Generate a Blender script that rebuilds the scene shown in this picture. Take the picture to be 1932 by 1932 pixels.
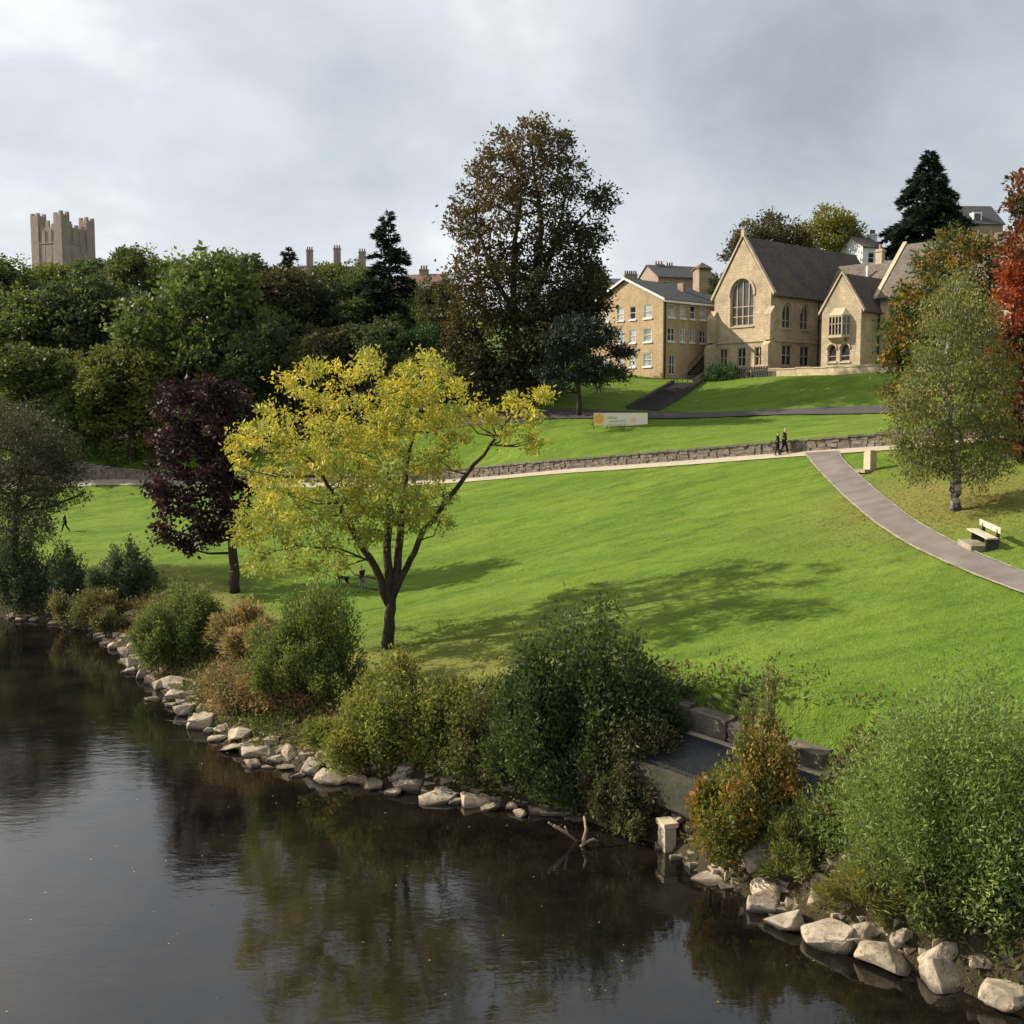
import bpy, bmesh, math, random
import numpy as np
from mathutils import Vector, Matrix, noise as nz_
from mathutils.geometry import tessellate_polygon

for o in list(bpy.data.objects):
    bpy.data.objects.remove(o)
SC = bpy.context.scene
COL = SC.collection
random.seed(7)
R = math.radians

# ------------------------------------------------------------------ camera
F = 2081.0 / 1932.0            # focal length / picture width
CAMZ = 13.0
TILT = math.atan(181.0 / 2081.0)
cam = bpy.data.cameras.new('camera')
cam.sensor_width = 36.0
cam.lens = 36.0 * F
cam.clip_end = 5000
camo = bpy.data.objects.new('camera', cam)
COL.objects.link(camo)
camo.location = (0, 0, CAMZ)
camo.rotation_euler = (math.pi / 2 - TILT, 0, 0)
SC.camera = camo

# ------------------------------------------------------------------ sky, sun, exposure
SUN_EL, SUN_AZ = R(31), R(-76)          # azimuth measured from +Y towards +X
S = Vector((math.sin(SUN_AZ) * math.cos(SUN_EL), math.cos(SUN_AZ) * math.cos(SUN_EL), math.sin(SUN_EL)))
world = bpy.data.worlds.new('World')
SC.world = world
world.use_nodes = True
wt = world.node_tree
wt.nodes.clear()


def wn(t, **kw):
    n = wt.nodes.new(t)
    for k, v in kw.items():
        setattr(n, k, v)
    return n


out = wn('ShaderNodeOutputWorld')
sky = wn('ShaderNodeTexSky', sky_type='NISHITA')
sky.sun_disc = False
sky.sun_elevation = SUN_EL
sky.sun_rotation = SUN_AZ
bg1 = wn('ShaderNodeBackground')
bg1.inputs[1].default_value = 0.1
wt.links.new(sky.outputs[0], bg1.inputs[0])
tc = wn('ShaderNodeTexCoord')
sep = wn('ShaderNodeSeparateXYZ')
wt.links.new(tc.outputs['Generated'], sep.inputs[0])


def wmath(op, a, b=None, clamp=False):
    n = wn('ShaderNodeMath', operation=op, use_clamp=clamp)
    for i, v in enumerate((a, b)):
        if v is None:
            continue
        if isinstance(v, (int, float)):
            n.inputs[i].default_value = v
        else:
            wt.links.new(v, n.inputs[i])
    return n.outputs[0]


zz = wmath('ADD', wmath('ABSOLUTE', sep.outputs[2]), 0.42)
cx = wmath('DIVIDE', sep.outputs[0], zz)
cy = wmath('DIVIDE', sep.outputs[1], zz)
comb = wn('ShaderNodeCombineXYZ')
wt.links.new(cx, comb.inputs[0])
wt.links.new(cy, comb.inputs[1])


def wnoise(scale, detail, rough, off, dist=0.0):
    m = wn('ShaderNodeMapping')
    m.inputs['Location'].default_value = off
    wt.links.new(comb.outputs[0], m.inputs[0])
    n = wn('ShaderNodeTexNoise')
    n.inputs['Scale'].default_value = scale
    n.inputs['Detail'].default_value = detail
    n.inputs['Roughness'].default_value = rough
    n.inputs['Distortion'].default_value = dist
    wt.links.new(m.outputs[0], n.inputs['Vector'])
    return n.outputs[0]


nz = wmath('ADD', wmath('MULTIPLY', wnoise(1.15, 5, 0.5, (3.1, 1.7, 0), 0.5), 0.72),
           wmath('MULTIPLY', wnoise(3.4, 6, 0.6, (9.1, 4.7, 0), 0.4), 0.28))
# thinner, brighter cloud towards the horizon and towards the sun
hor = wmath('POWER', wmath('SUBTRACT', 1.0, wmath('ABSOLUTE', sep.outputs[2])), 6.0)
sd = wn('ShaderNodeVectorMath', operation='DOT_PRODUCT')
wt.links.new(tc.outputs['Generated'], sd.inputs[0])
sd.inputs[1].default_value = S
sung = wmath('POWER', wmath('MAXIMUM', sd.outputs['Value'], 0.0), 2.5)
tot = wmath('ADD', wmath('ADD', nz, wmath('MULTIPLY', hor, 0.22)), wmath('MULTIPLY', sung, 0.62))
ramp = wn('ShaderNodeValToRGB')
er = ramp.color_ramp
er.elements[0].position = 0.41
er.elements[0].color = (0.36, 0.395, 0.43, 1)
er.elements[1].position = 0.80
er.elements[1].color = (1.12, 1.12, 1.11, 1)
e = er.elements.new(0.53)
e.color = (0.52, 0.555, 0.60, 1)
e = er.elements.new(0.66)
e.color = (0.70, 0.725, 0.76, 1)
wt.links.new(tot, ramp.inputs[0])
bg2 = wn('ShaderNodeBackground')
bg2.inputs[1].default_value = 0.74
wt.links.new(ramp.outputs[0], bg2.inputs[0])
mixs = wn('ShaderNodeMixShader')
mixs.inputs[0].default_value = 0.92
wt.links.new(bg1.outputs[0], mixs.inputs[1])
wt.links.new(bg2.outputs[0], mixs.inputs[2])
wt.links.new(mixs.outputs[0], out.inputs[0])

sl = bpy.data.lights.new('sun', 'SUN')
sl.energy = 5.0
sl.angle = R(0.6)
sl.color = (1.0, 0.90, 0.74)
so = bpy.data.objects.new('sun', sl)
COL.objects.link(so)
so.rotation_euler = (-S).to_track_quat('-Z', 'Y').to_euler()

SC.view_settings.view_transform = 'Standard'
SC.view_settings.look = 'None'
SC.view_settings.exposure = 0.62
SC.view_settings.gamma = 1.0
SC.view_settings.use_curve_mapping = False
SC.render.engine = 'CYCLES'
SC.cycles.max_bounces = 3
SC.cycles.diffuse_bounces = 2
SC.cycles.glossy_bounces = 2
SC.cycles.transmission_bounces = 2
SC.cycles.transparent_max_bounces = 4

# ------------------------------------------------------------------ survey helpers (picture bearing + true distance -> ground point)
CT, ST = math.cos(TILT), math.sin(TILT)


def ray(u, v):
    xc, yc = (u - 966) / 2081.0, -(v - 966) / 2081.0
    return xc, CT + yc * ST, -ST + yc * CT


def at(u, v, Y):
    x, y, z = ray(u, v)
    k = Y / y
    return Vector((x * k, Y, CAMZ + z * k))


def on(u, v, h):
    x, y, z = ray(u, v)
    k = (h - CAMZ) / z
    return Vector((x * k, y * k, h))


class TPS:
    def __init__(self, pts, reg=0.5):
        p = np.array(pts, float)
        self.xy = p[:, :2] / 50.0
        n = len(p)
        d = np.linalg.norm(self.xy[:, None] - self.xy[None], axis=2)
        K = np.where(d > 0, d * d * np.log(d + 1e-12), 0) + np.eye(n) * reg * 0.002
        Pm = np.hstack([np.ones((n, 1)), self.xy])
        A = np.zeros((n + 3, n + 3))
        A[:n, :n] = K
        A[:n, n:] = Pm
        A[n:, :n] = Pm.T
        self.w = np.linalg.solve(A, np.concatenate([p[:, 2], np.zeros(3)]))

    def __call__(self, x, y):
        x = np.asarray(x, float)
        y = np.asarray(y, float)
        q = np.stack([x.ravel(), y.ravel()], 1) / 50.0
        res = np.empty(len(q))
        for i in range(0, len(q), 20000):
            qq = q[i:i + 20000]
            d = np.linalg.norm(qq[:, None] - self.xy[None], axis=2)
            K = np.where(d > 0, d * d * np.log(d + 1e-12), 0)
            res[i:i + 20000] = K @ self.w[:-3] + self.w[-3] + qq @ self.w[-2:]
        return res.reshape(x.shape)


low = []
for u, v, Y in [(1500, 1375, 31.8), (1280, 1330, 35.4), (1000, 1270, 41.6), (732, 1218, 49.5), (443, 1115, 66.5),
                (300, 1075, 73), (122, 1003, 92), (682, 1118, 63), (1932, 1095, 39.9), (1860, 1030, 44.9),
                (1803, 962, 51.3), (1575, 860, 70), (1470, 858, 74.6), (1660, 845, 69.5), (1060, 888, 88),
                (850, 905, 96.7), (500, 906, 106), (200, 905, 112), (1932, 822, 63.9), (1100, 1000, 66),
                (1400, 1200, 40), (20, 960, 105)]:
    p = at(u, v, Y)
    low.append((p.x, p.y, p.z))
low += [(45, 30, 11.0), (60, 50, 15), (100, 40, 22), (-80, 118, 6.5), (-80, 95, 3.6), (-200, 125, 6.5), (-200, 105, 3.5), (20, 15, 4.2), (30, 5, 5)]
LOW = TPS(low)

WALL = [(-400, 125), (-70, 118), (-41, 112), (-23.5, 105), (-5.4, 97), (4, 88.3), (18.1, 75), (23.2, 69.8), (29.7, 63.9), (45, 54), (400, 40)]
WX = [p[0] for p in WALL]
WY = [p[1] for p in WALL]


def _smooth_wall():
    xs = np.linspace(-100, 60, 641)
    ys = np.interp(xs, WX, WY)
    k = np.ones(25) / 25
    yp = np.pad(ys, 12, mode='reflect', reflect_type='odd')
    return xs, np.convolve(yp, k, 'valid')


_wxs, _wys = _smooth_wall()


def ywall(x):
    x = np.asarray(x, float)
    r = np.interp(x, WX, WY)
    m = (x > -100) & (x < 60)
    return np.where(m, np.interp(x, _wxs, _wys), r)


SHORE = [(-400, 112), (-150, 97), (-60, 82)]
for u, v in reversed([(1932, 1925), (1740, 1840), (1560, 1780), (1430, 1705), (1330, 1660), (1250, 1600), (1100, 1550),
                      (1000, 1533), (830, 1508), (600, 1472), (450, 1430), (350, 1362), (260, 1280), (215, 1228), (150, 1185), (0, 1165)]):
    p = on(u, v, 0)
    SHORE.append((p.x, p.y))
SHORE += [(14, 19), (18, 10), (20, -30)]
SHN = np.array(SHORE)


def shore_dist(x, y):
    x = np.asarray(x, float)
    y = np.asarray(y, float)
    best = np.full(x.shape, 1e9)
    for a, b in zip(SHN[:-1], SHN[1:]):
        d = b - a
        t = np.clip(((x - a[0]) * d[0] + (y - a[1]) * d[1]) / (d @ d), 0, 1)
        best = np.minimum(best, np.hypot(x - a[0] - t * d[0], y - a[1] - t * d[1]))
    ys = np.interp(x, SHN[:, 0], SHN[:, 1])
    land = (y > ys) | (x > 20)
    return np.where(land, best, -best)


# intake screen footprint (a pit in the bank)
GT0 = on(1238, 1366, 2.7)
GT1 = on(1584, 1478, 2.5)
GDIR = Vector((-0.71, -0.70, 0)).normalized()


def gl_coords(x, y):
    ex = Vector((GT1.x - GT0.x, GT1.y - GT0.y))
    L = ex.length
    ex /= L
    s = (x - GT0.x) * ex.x + (y - GT0.y) * ex.y
    t = (x - GT0.x) * GDIR.x + (y - GT0.y) * GDIR.y
    return s, t, L


def hlow(x, y):
    x = np.asarray(x, float)
    y = np.asarray(y, float)
    d = shore_dist(x, y)
    z = LOW(x, y)
    k = np.clip(d / 4.8, 0, 1)
    k = k * (2 - k)
    z = np.where(d > 0, -0.15 + (z + 0.15) * k, -0.15 - np.clip(-d * 0.45, 0, 1.6))
    s, t, L = gl_coords(x, y)
    pit = (s > -0.5) & (s < L + 0.1) & (t > -0.9) & (t < 2.3)
    return np.where(pit, np.minimum(z, 1.75), z)


up = []
for x in (-70, -41, -23.5, -5.4, 4, 11, 18.1, 23.2, 29.7, 45):
    y = float(ywall(x))
    up.append((x, y + 0.3, float(LOW(x, y)) + (1.2 if x < -15 else 0.82)))
for u, v, Y in [(1660, 775, 90), (1450, 779, 94), (1230, 785, 97), (1020, 790, 99), (880, 800, 102), (1932, 768, 82),
                (1400, 716, 117), (1550, 716, 110), (1650, 722, 106), (1200, 712, 117), (1100, 738, 108), (980, 748, 106), (1300, 745, 106), (1500, 745, 100)]:
    p = at(u, v, Y)
    up.append((p.x, p.y, p.z))
up += [(-46, 116, 9.5), (-30, 115, 10.5), (-15, 109, 12), (-36, 128, 14), (-66, 150, 14), (-90, 122, 9), (-90, 190, 25),
       (-60, 178, 25), (-35, 165, 24), (-20, 150, 23), (-14, 126, 19.5), (20, 128, 17.6), (32, 122, 17.5), (45, 112, 17.5), (45, 150, 27), (60, 150, 31),
       (5, 150, 25), (20, 165, 27), (-122, 300, 38), (-60, 260, 35), (0, 220, 33), (40, 200, 33), (80, 180, 36), (100, 110, 24),
       (70, 90, 18), (100, 70, 22), (0, 400, 36), (-300, 300, 36), (300, 300, 40), (300, 100, 36), (-300, 150, 12), (-150, 200, 24), (150, 600, 36), (-150, 600, 36)]
_ho = at(1452, 703, 113)
for s_, d_ in ((-7, -1.5), (-3, -2.5), (0.5, -3.6), (4, -3.6), (8, -3.6), (12, -3.6), (16, -3.6)):
    up.append((_ho.x + math.cos(R(50)) * s_ + math.sin(R(50)) * d_, 113 - math.sin(R(50)) * s_ + math.cos(R(50)) * d_, _ho.z - 0.55))
UP = TPS(up)


def hup(x, y):
    x = np.asarray(x, float)
    y = np.asarray(y, float)
    d = np.hypot(np.maximum(np.abs(x) - 250, 0), np.maximum(y - 420, 0))
    z = UP(np.clip(x, -300, 300), np.clip(y, None, 500))
    return np.clip(z, -5, 48)


def gz(x, y):
    """ground height anywhere"""
    if y > float(ywall(x)) + 0.2:
        return float(hup(x, y))
    return float(hlow(x, y))


def ground(u, v, zmin=None):
    """where the line of sight through a bearing meets the ground"""
    x, y, z = ray(u, v)
    ks = np.linspace(18, 200, 3641) / y
    X, Yy, Z = x * ks, y * ks, CAMZ + z * ks
    G = np.where(Yy > ywall(X) + 0.2, hup(X, Yy), hlow(X, Yy))
    if zmin is not None:
        G = np.maximum(G, zmin)
    i = int(np.argmax(Z <= G))
    if Z[i] > G[i]:
        i = len(Z) - 1
    return Vector((X[i], Yy[i], G[i]))


# ------------------------------------------------------------------ materials
def newmat(name):
    m = bpy.data.materials.new(name)
    m.use_nodes = True
    nt = m.node_tree
    nt.nodes.clear()
    return m, nt


def N(nt, t, **kw):
    n = nt.nodes.new(t)
    ins = kw.pop('ins', {})
    for k, v in kw.items():
        setattr(n, k, v)
    for k, v in ins.items():
        if hasattr(v, 'is_output'):
            nt.links.new(v, n.inputs[k])
        else:
            n.inputs[k].default_value = v
    return n


def c4(c):
    return (c[0], c[1], c[2], 1)


def mixc(nt, f, a, b, mode='MIX'):
    n = nt.nodes.new('ShaderNodeMix')
    n.data_type = 'RGBA'
    n.blend_type = mode
    for i, v in ((0, f), (6, a), (7, b)):
        if hasattr(v, 'is_output'):
            nt.links.new(v, n.inputs[i])
        elif i == 0:
            n.inputs[0].default_value = v
        else:
            n.inputs[i].default_value = c4(v)
    return n.outputs[2]


def rampf(nt, f, p0, p1, v0=0.0, v1=1.0):
    n = N(nt, 'ShaderNodeMapRange', ins={0: f, 1: p0, 2: p1, 3: v0, 4: v1})
    return n.outputs[0]


def noise(nt, scale, detail=4, rough=0.55, vec=None, dist=0.0):
    n = N(nt, 'ShaderNodeTexNoise', ins={'Scale': scale, 'Detail': detail, 'Roughness': rough, 'Distortion': dist})
    if vec is None:
        vec = N(nt, 'ShaderNodeNewGeometry').outputs['Position']
    nt.links.new(vec, n.inputs['Vector'])
    return n.outputs[0]


def finish(m, nt, col, rough=0.8, bump=None, bstr=0.4, bdist=0.05, spec=0.3, metal=0.0):
    b = N(nt, 'ShaderNodeBsdfPrincipled', ins={'Roughness': rough, 'Specular IOR Level': spec, 'Metallic': metal})
    if hasattr(col, 'is_output'):
        nt.links.new(col, b.inputs['Base Color'])
    else:
        b.inputs['Base Color'].default_value = c4(col)
    if bump is not None:
        bn = N(nt, 'ShaderNodeBump', ins={'Strength': bstr, 'Distance': bdist, 'Height': bump})
        nt.links.new(bn.outputs[0], b.inputs['Normal'])
    o = N(nt, 'ShaderNodeOutputMaterial')
    nt.links.new(b.outputs[0], o.inputs[0])
    return m


def simple(name, c1, c2=None, scale=3.0, rough=0.8, bstr=0.3, bdist=0.03, spec=0.3, metal=0.0):
    m, nt = newmat(name)
    n1 = noise(nt, scale, 6, 0.6)
    c = mixc(nt, rampf(nt, n1, 0.35, 0.65), c1, c2 or tuple(x * 0.7 for x in c1))
    return finish(m, nt, c, rough, noise(nt, scale * 4, 4), bstr, bdist, spec, metal)


def foliage(name, trans=0.42, rough=0.55, spec=0.25):
    m, nt = newmat(name)
    a = N(nt, 'ShaderNodeAttribute', attribute_name='tint')
    oi = N(nt, 'ShaderNodeObjectInfo')
    k = rampf(nt, oi.outputs['Random'], 0, 1, 0.82, 1.18)
    h = N(nt, 'ShaderNodeHueSaturation', ins={'Hue': rampf(nt, oi.outputs['Random'], 0, 1, 0.488, 0.508), 'Saturation': 1.0, 'Value': k, 'Color': a.outputs[0]})
    c = h.outputs[0]
    b = N(nt, 'ShaderNodeBsdfPrincipled', ins={'Roughness': rough, 'Specular IOR Level': spec, 'Base Color': c})
    t = N(nt, 'ShaderNodeBsdfTranslucent', ins={'Color': mixc(nt, 1.0, c, (1.0, 1.0, 0.65), 'MULTIPLY')})
    mx = N(nt, 'ShaderNodeMixShader', ins={0: trans, 1: b.outputs[0], 2: t.outputs[0]})
    o = N(nt, 'ShaderNodeOutputMaterial')
    nt.links.new(mx.outputs[0], o.inputs[0])
    return m


M = {}
M['leaf'] = foliage('leaves')
M['needle'] = foliage('needles', 0.12, 0.6)
M['bark'] = simple('bark', (0.06, 0.045, 0.032), (0.025, 0.02, 0.016), 6, 0.95, 0.6, 0.05)
M['twig'] = simple('twig', (0.09, 0.065, 0.04), (0.05, 0.035, 0.025), 6, 0.95)


def birch():
    m, nt = newmat('birch_bark')
    g = N(nt, 'ShaderNodeNewGeometry')
    mp = N(nt, 'ShaderNodeMapping', ins={'Vector': g.outputs['Position'], 'Scale': (1, 1, 2.2)})
    n1 = noise(nt, 1.6, 5, 0.7, mp.outputs[0])
    c = mixc(nt, rampf(nt, n1, 0.46, 0.56), (0.05, 0.045, 0.04), (0.30, 0.28, 0.245))
    return finish(m, nt, c, 0.85, n1, 0.4)


M['birch'] = birch()


def stone_mat(name, c1, c2, c3, scale=2.2, mortar=0.25, bw=0.55, bh=0.3):
    m, nt = newmat(name)
    uv = N(nt, 'ShaderNodeUVMap')
    br = N(nt, 'ShaderNodeTexBrick', ins={'Vector': uv.outputs[0], 'Color1': c4(c1), 'Color2': c4(c2), 'Mortar': c4(tuple(x * mortar + c1[i] * (1 - mortar) * 0.75 for i, x in enumerate(c3))),
                                         'Scale': 1.0, 'Mortar Size': 0.012, 'Brick Width': bw, 'Row Height': bh, 'Bias': -0.1})
    br.offset = 0.5
    n1 = noise(nt, 0.5, 6, 0.65)
    n2 = noise(nt, 3.0, 5, 0.6)
    c = mixc(nt, rampf(nt, n1, 0.42, 0.68, 0, 0.75), br.outputs[0], c3)
    c = mixc(nt, rampf(nt, n2, 0.3, 0.7, 0.0, 0.45), c, tuple(x * 0.5 for x in c1))
    gp = N(nt, 'ShaderNodeMapping', ins={'Vector': N(nt, 'ShaderNodeNewGeometry').outputs['Position'], 'Scale': (2.2, 2.2, 0.22)})
    n9 = noise(nt, 1.0, 5, 0.6, gp.outputs[0])
    c = mixc(nt, rampf(nt, n9, 0.52, 0.72, 0, 0.42), c, tuple(x * 0.38 for x in c2))
    h = N(nt, 'ShaderNodeMath', operation='SUBTRACT', ins={0: n2, 1: br.outputs['Fac']})
    return finish(m, nt, c, 0.9, h.outputs[0], 0.5, 0.03, 0.2)


M['sandstone'] = stone_mat('sandstone_ashlar', (0.58, 0.46, 0.30), (0.46, 0.365, 0.245), (0.25, 0.21, 0.155))
M['newstone'] = stone_mat('buff_stone_blocks', (0.54, 0.40, 0.235), (0.45, 0.335, 0.195), (0.35, 0.265, 0.165), bw=0.4, bh=0.2)
M['trim'] = simple('dressed_stone', (0.50, 0.40, 0.27), (0.36, 0.29, 0.2), 1.2, 0.85)
M['keepstone'] = stone_mat('castle_stone', (0.38, 0.305, 0.235), (0.32, 0.265, 0.21), (0.21, 0.195, 0.175), bw=1.0, bh=0.5)


def roof_mat(name, c1, c2, moss, bw=0.5, bh=0.32):
    m, nt = newmat(name)
    uv = N(nt, 'ShaderNodeUVMap')
    br = N(nt, 'ShaderNodeTexBrick', ins={'Vector': uv.outputs[0], 'Color1': c4(c1), 'Color2': c4(c2), 'Mortar': c4(tuple(x * 0.5 for x in c1)),
                                         'Scale': 1.0, 'Mortar Size': 0.018, 'Brick Width': bw, 'Row Height': bh, 'Bias': 0.0})
    n1 = noise(nt, 0.35, 6, 0.7)
    n2 = noise(nt, 2.0, 5, 0.7)
    c = mixc(nt, rampf(nt, n1, 0.45, 0.65, 0, 0.7), br.outputs[0], moss)
    c = mixc(nt, rampf(nt, n2, 0.4, 0.7, 0.0, 0.4), c, tuple(x * 1.7 for x in c1))
    h = N(nt, 'ShaderNodeMath', operation='SUBTRACT', ins={0: n2, 1: br.outputs['Fac']})
    return finish(m, nt, c, 0.85, h.outputs[0], 0.6, 0.04, 0.25)


M['slate'] = roof_mat('stone_slates', (0.080, 0.068, 0.060), (0.048, 0.042, 0.040), (0.105, 0.080, 0.052))
M['brownslate'] = roof_mat('brown_stone_slates', (0.15, 0.122, 0.098), (0.095, 0.078, 0.066), (0.075, 0.062, 0.05))
M['greyroof'] = roof_mat('grey_roof_tiles', (0.07, 0.072, 0.078), (0.058, 0.06, 0.065), (0.06, 0.06, 0.058))
M['white'] = simple('white_paint', (0.75, 0.74, 0.70), (0.66, 0.65, 0.6), 2, 0.5, 0.05)
M['render'] = simple('white_render', (0.72, 0.73, 0.74), (0.6, 0.61, 0.62), 0.6, 0.85, 0.1)
M['redtile'] = simple('weathered_red_roof', (0.17, 0.10, 0.075), (0.12, 0.075, 0.06), 2, 0.9)
M['farstone'] = simple('far_house_stone', (0.32, 0.235, 0.175), (0.24, 0.18, 0.14), 0.9, 0.9)
M['gutter'] = simple('dark_gutter', (0.03, 0.025, 0.022), (0.02, 0.018, 0.016), 3, 0.5)


def glass_mat(name, col, rough=0.08):
    m, nt = newmat(name)
    n1 = noise(nt, 0.7, 2)
    c = mixc(nt, rampf(nt, n1, 0.4, 0.6), col, tuple(x * 1.9 + 0.008 for x in col))
    return finish(m, nt, c, rough, n1, 0.15, 0.03, 0.6)


M['glass'] = glass_mat('window_glass', (0.018, 0.02, 0.024))
M['leaded'] = glass_mat('leaded_glass', (0.035, 0.032, 0.035), 0.25)
M['curtain'] = glass_mat('curtained_glass', (0.22, 0.23, 0.23), 0.15)
M['rock'] = None


def rock_mat():
    m, nt = newmat('riverside_rock')
    oi = N(nt, 'ShaderNodeObjectInfo')
    n1 = noise(nt, 1.3, 7, 0.65)
    n2 = noise(nt, 7.0, 6, 0.65)
    g = N(nt, 'ShaderNodeNewGeometry')
    base = mixc(nt, oi.outputs['Random'], (0.47, 0.375, 0.26), (0.30, 0.255, 0.20))
    c = mixc(nt, rampf(nt, n1, 0.42, 0.66), base, (0.19, 0.16, 0.12))
    c = mixc(nt, rampf(nt, n2, 0.50, 0.66, 0, 0.85), c, (0.10, 0.095, 0.07))
    # wet, algae-dark foot: a water mark at the river's level
    sp = N(nt, 'ShaderNodeSeparateXYZ', ins={0: g.outputs['Position']})
    wob = N(nt, 'ShaderNodeMath', operation='ADD', ins={0: sp.outputs[2], 1: rampf(nt, n2, 0, 1, -0.08, 0.08)})
    c = mixc(nt, rampf(nt, wob.outputs[0], 0.05, 0.16, 0.85, 0.0), c, (0.05, 0.042, 0.03))
    return finish(m, nt, c, 0.85, n2, 0.55, 0.06, 0.3)


M['rock'] = rock_mat()
M['wallstone'] = simple('wall_stone', (0.21, 0.175, 0.145), (0.115, 0.098, 0.082), 2.0, 0.95, 0.5, 0.05)
M['coping'] = simple('mossy_coping', (0.15, 0.13, 0.095), (0.09, 0.085, 0.06), 2.0, 0.95, 0.5, 0.05)
M['blockstone'] = simple('grey_block_stone', (0.15, 0.13, 0.10), (0.07, 0.065, 0.045), 1.6, 0.95, 0.6, 0.06)
M['darkfill'] = simple('dark_gap_fill', (0.055, 0.05, 0.035), (0.03, 0.032, 0.02), 1.6, 0.95, 0.6, 0.06)  # near-black colour standing in for the darkness below the screen front
M['asphalt'] = simple('path_asphalt', (0.185, 0.16, 0.143), (0.12, 0.104, 0.094), 0.7, 0.95, 0.25, 0.01)
M['lane'] = simple('lane_asphalt', (0.075, 0.066, 0.064), (0.06, 0.054, 0.052), 0.7, 0.95, 0.2, 0.01)
M['gravel'] = simple('pale_gravel', (0.42, 0.36, 0.27), (0.33, 0.285, 0.21), 1.5, 0.95, 0.3, 0.02)
M['edging'] = simple('concrete_edging', (0.34, 0.29, 0.21), (0.17, 0.16, 0.10), 1.2, 0.95)
M['concrete'] = simple('concrete', (0.36, 0.31, 0.23), (0.25, 0.215, 0.165), 2.0, 0.95)
M['benchwood'] = simple('pale_bench_plank', (0.48, 0.445, 0.33), (0.40, 0.365, 0.265), 2.0, 0.8)
M['steel'] = simple('black_steel', (0.022, 0.022, 0.026), (0.035, 0.032, 0.03), 4.0, 0.45, 0.1, 0.01, 0.5, 0.3)
M['barsteel'] = simple('galvanised_bar', (0.075, 0.078, 0.085), (0.045, 0.047, 0.05), 4.0, 0.4, 0.1, 0.01, 0.5, 0.7)
M['deadwood'] = simple('bleached_driftwood', (0.30, 0.24, 0.17), (0.20, 0.15, 0.10), 5.0, 0.95)
M['skin'] = simple('skin', (0.50, 0.30, 0.22), (0.46, 0.27, 0.20), 8, 0.6)
M['darkcloth'] = simple('black_cloth', (0.016, 0.016, 0.019), (0.010, 0.010, 0.012), 10, 0.9)
M['navy'] = simple('navy_cloth', (0.018, 0.022, 0.035), (0.012, 0.015, 0.025), 10, 0.9)
M['greycloth'] = simple('grey_cloth', (0.22, 0.22, 0.23), (0.17, 0.17, 0.18), 10, 0.9)
M['hair'] = simple('hair', (0.05, 0.035, 0.025), (0.03, 0.02, 0.015), 20, 0.8)
M['greyhair'] = simple('grey_hair', (0.5, 0.48, 0.45), (0.4, 0.38, 0.35), 20, 0.8)
M['banner'] = simple('cream_banner', (0.78, 0.72, 0.55), (0.74, 0.69, 0.54), 1, 0.7, 0.1)
M['orange'] = simple('orange_print', (0.80, 0.36, 0.06), (0.76, 0.40, 0.10), 2, 0.7)
M['peach'] = simple('peach_print', (0.76, 0.55, 0.26), (0.74, 0.57, 0.32), 2, 0.7)
M['ink'] = simple('dark_teal_print', (0.04, 0.09, 0.10), (0.05, 0.08, 0.09), 2, 0.7)
M['palegreen'] = simple('pale_green_print', (0.40, 0.52, 0.38), (0.46, 0.55, 0.42), 2, 0.7)


def ground_mat():
    m, nt = newmat('turf')
    g = N(nt, 'ShaderNodeNewGeometry')
    P = g.outputs['Position']
    soil = N(nt, 'ShaderNodeAttribute', attribute_name='soil').outputs['Fac']
    dry = N(nt, 'ShaderNodeAttribute', attribute_name='dry').outputs['Fac']
    mp = N(nt, 'ShaderNodeMapping', ins={'Vector': P, 'Scale': (0.55, 1.3, 1.0), 'Rotation': (0, 0, 0.45)})
    n1 = noise(nt, 0.10, 5, 0.6, mp.outputs[0])
    n2 = noise(nt, 0.55, 6, 0.65, mp.outputs[0], 0.4)
    n3 = noise(nt, 4.0, 5, 0.7)
    n4 = noise(nt, 18.0, 3, 0.6)
    c = mixc(nt, rampf(nt, n1, 0.38, 0.62), (0.135, 0.228, 0.026), (0.200, 0.285, 0.040))
    c = mixc(nt, rampf(nt, n2, 0.44, 0.68, 0, 0.85), c, (0.055, 0.130, 0.014))
    n6 = noise(nt, 0.30, 7, 0.72, mp.outputs[0], 0.8)
    c = mixc(nt, rampf(nt, n6, 0.50, 0.66, 0, 0.6), c, (0.055, 0.125, 0.014))
    c = mixc(nt, rampf(nt, n3, 0.42, 0.68, 0, 0.65), c, (0.195, 0.265, 0.040))
    c = mixc(nt, rampf(nt, n4, 0.35, 0.7, 0, 0.38), c, (0.06, 0.105, 0.014))
    dd = N(nt, 'ShaderNodeMath', operation='MULTIPLY', use_clamp=True, ins={0: dry, 1: rampf(nt, n2, 0.3, 0.65, 0.45, 1.2)})
    c = mixc(nt, dd.outputs[0], c, (0.235, 0.215, 0.062))
    ns = noise(nt, 1.1, 6, 0.7)
    sc = mixc(nt, rampf(nt, ns, 0.35, 0.65), (0.070, 0.052, 0.032), (0.045, 0.042, 0.022))
    sf = N(nt, 'ShaderNodeMath', operation='ADD', ins={0: soil, 1: rampf(nt, ns, 0.3, 0.7, -0.35, 0.35)})
    c = mixc(nt, rampf(nt, sf.outputs[0], 0.35, 0.65), c, sc)
    hh = N(nt, 'ShaderNodeMath', operation='ADD', ins={0: n3, 1: n4})
    n5 = noise(nt, 1.3, 3, 0.6, mp.outputs[0])
    hh = N(nt, 'ShaderNodeMath', operation='MULTIPLY_ADD', ins={0: n5, 1: 2.2, 2: hh.outputs[0]})
    return finish(m, nt, c, 0.9, hh.outputs[0], 1.0, 0.13, 0.10)


M['turf'] = ground_mat()


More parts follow.
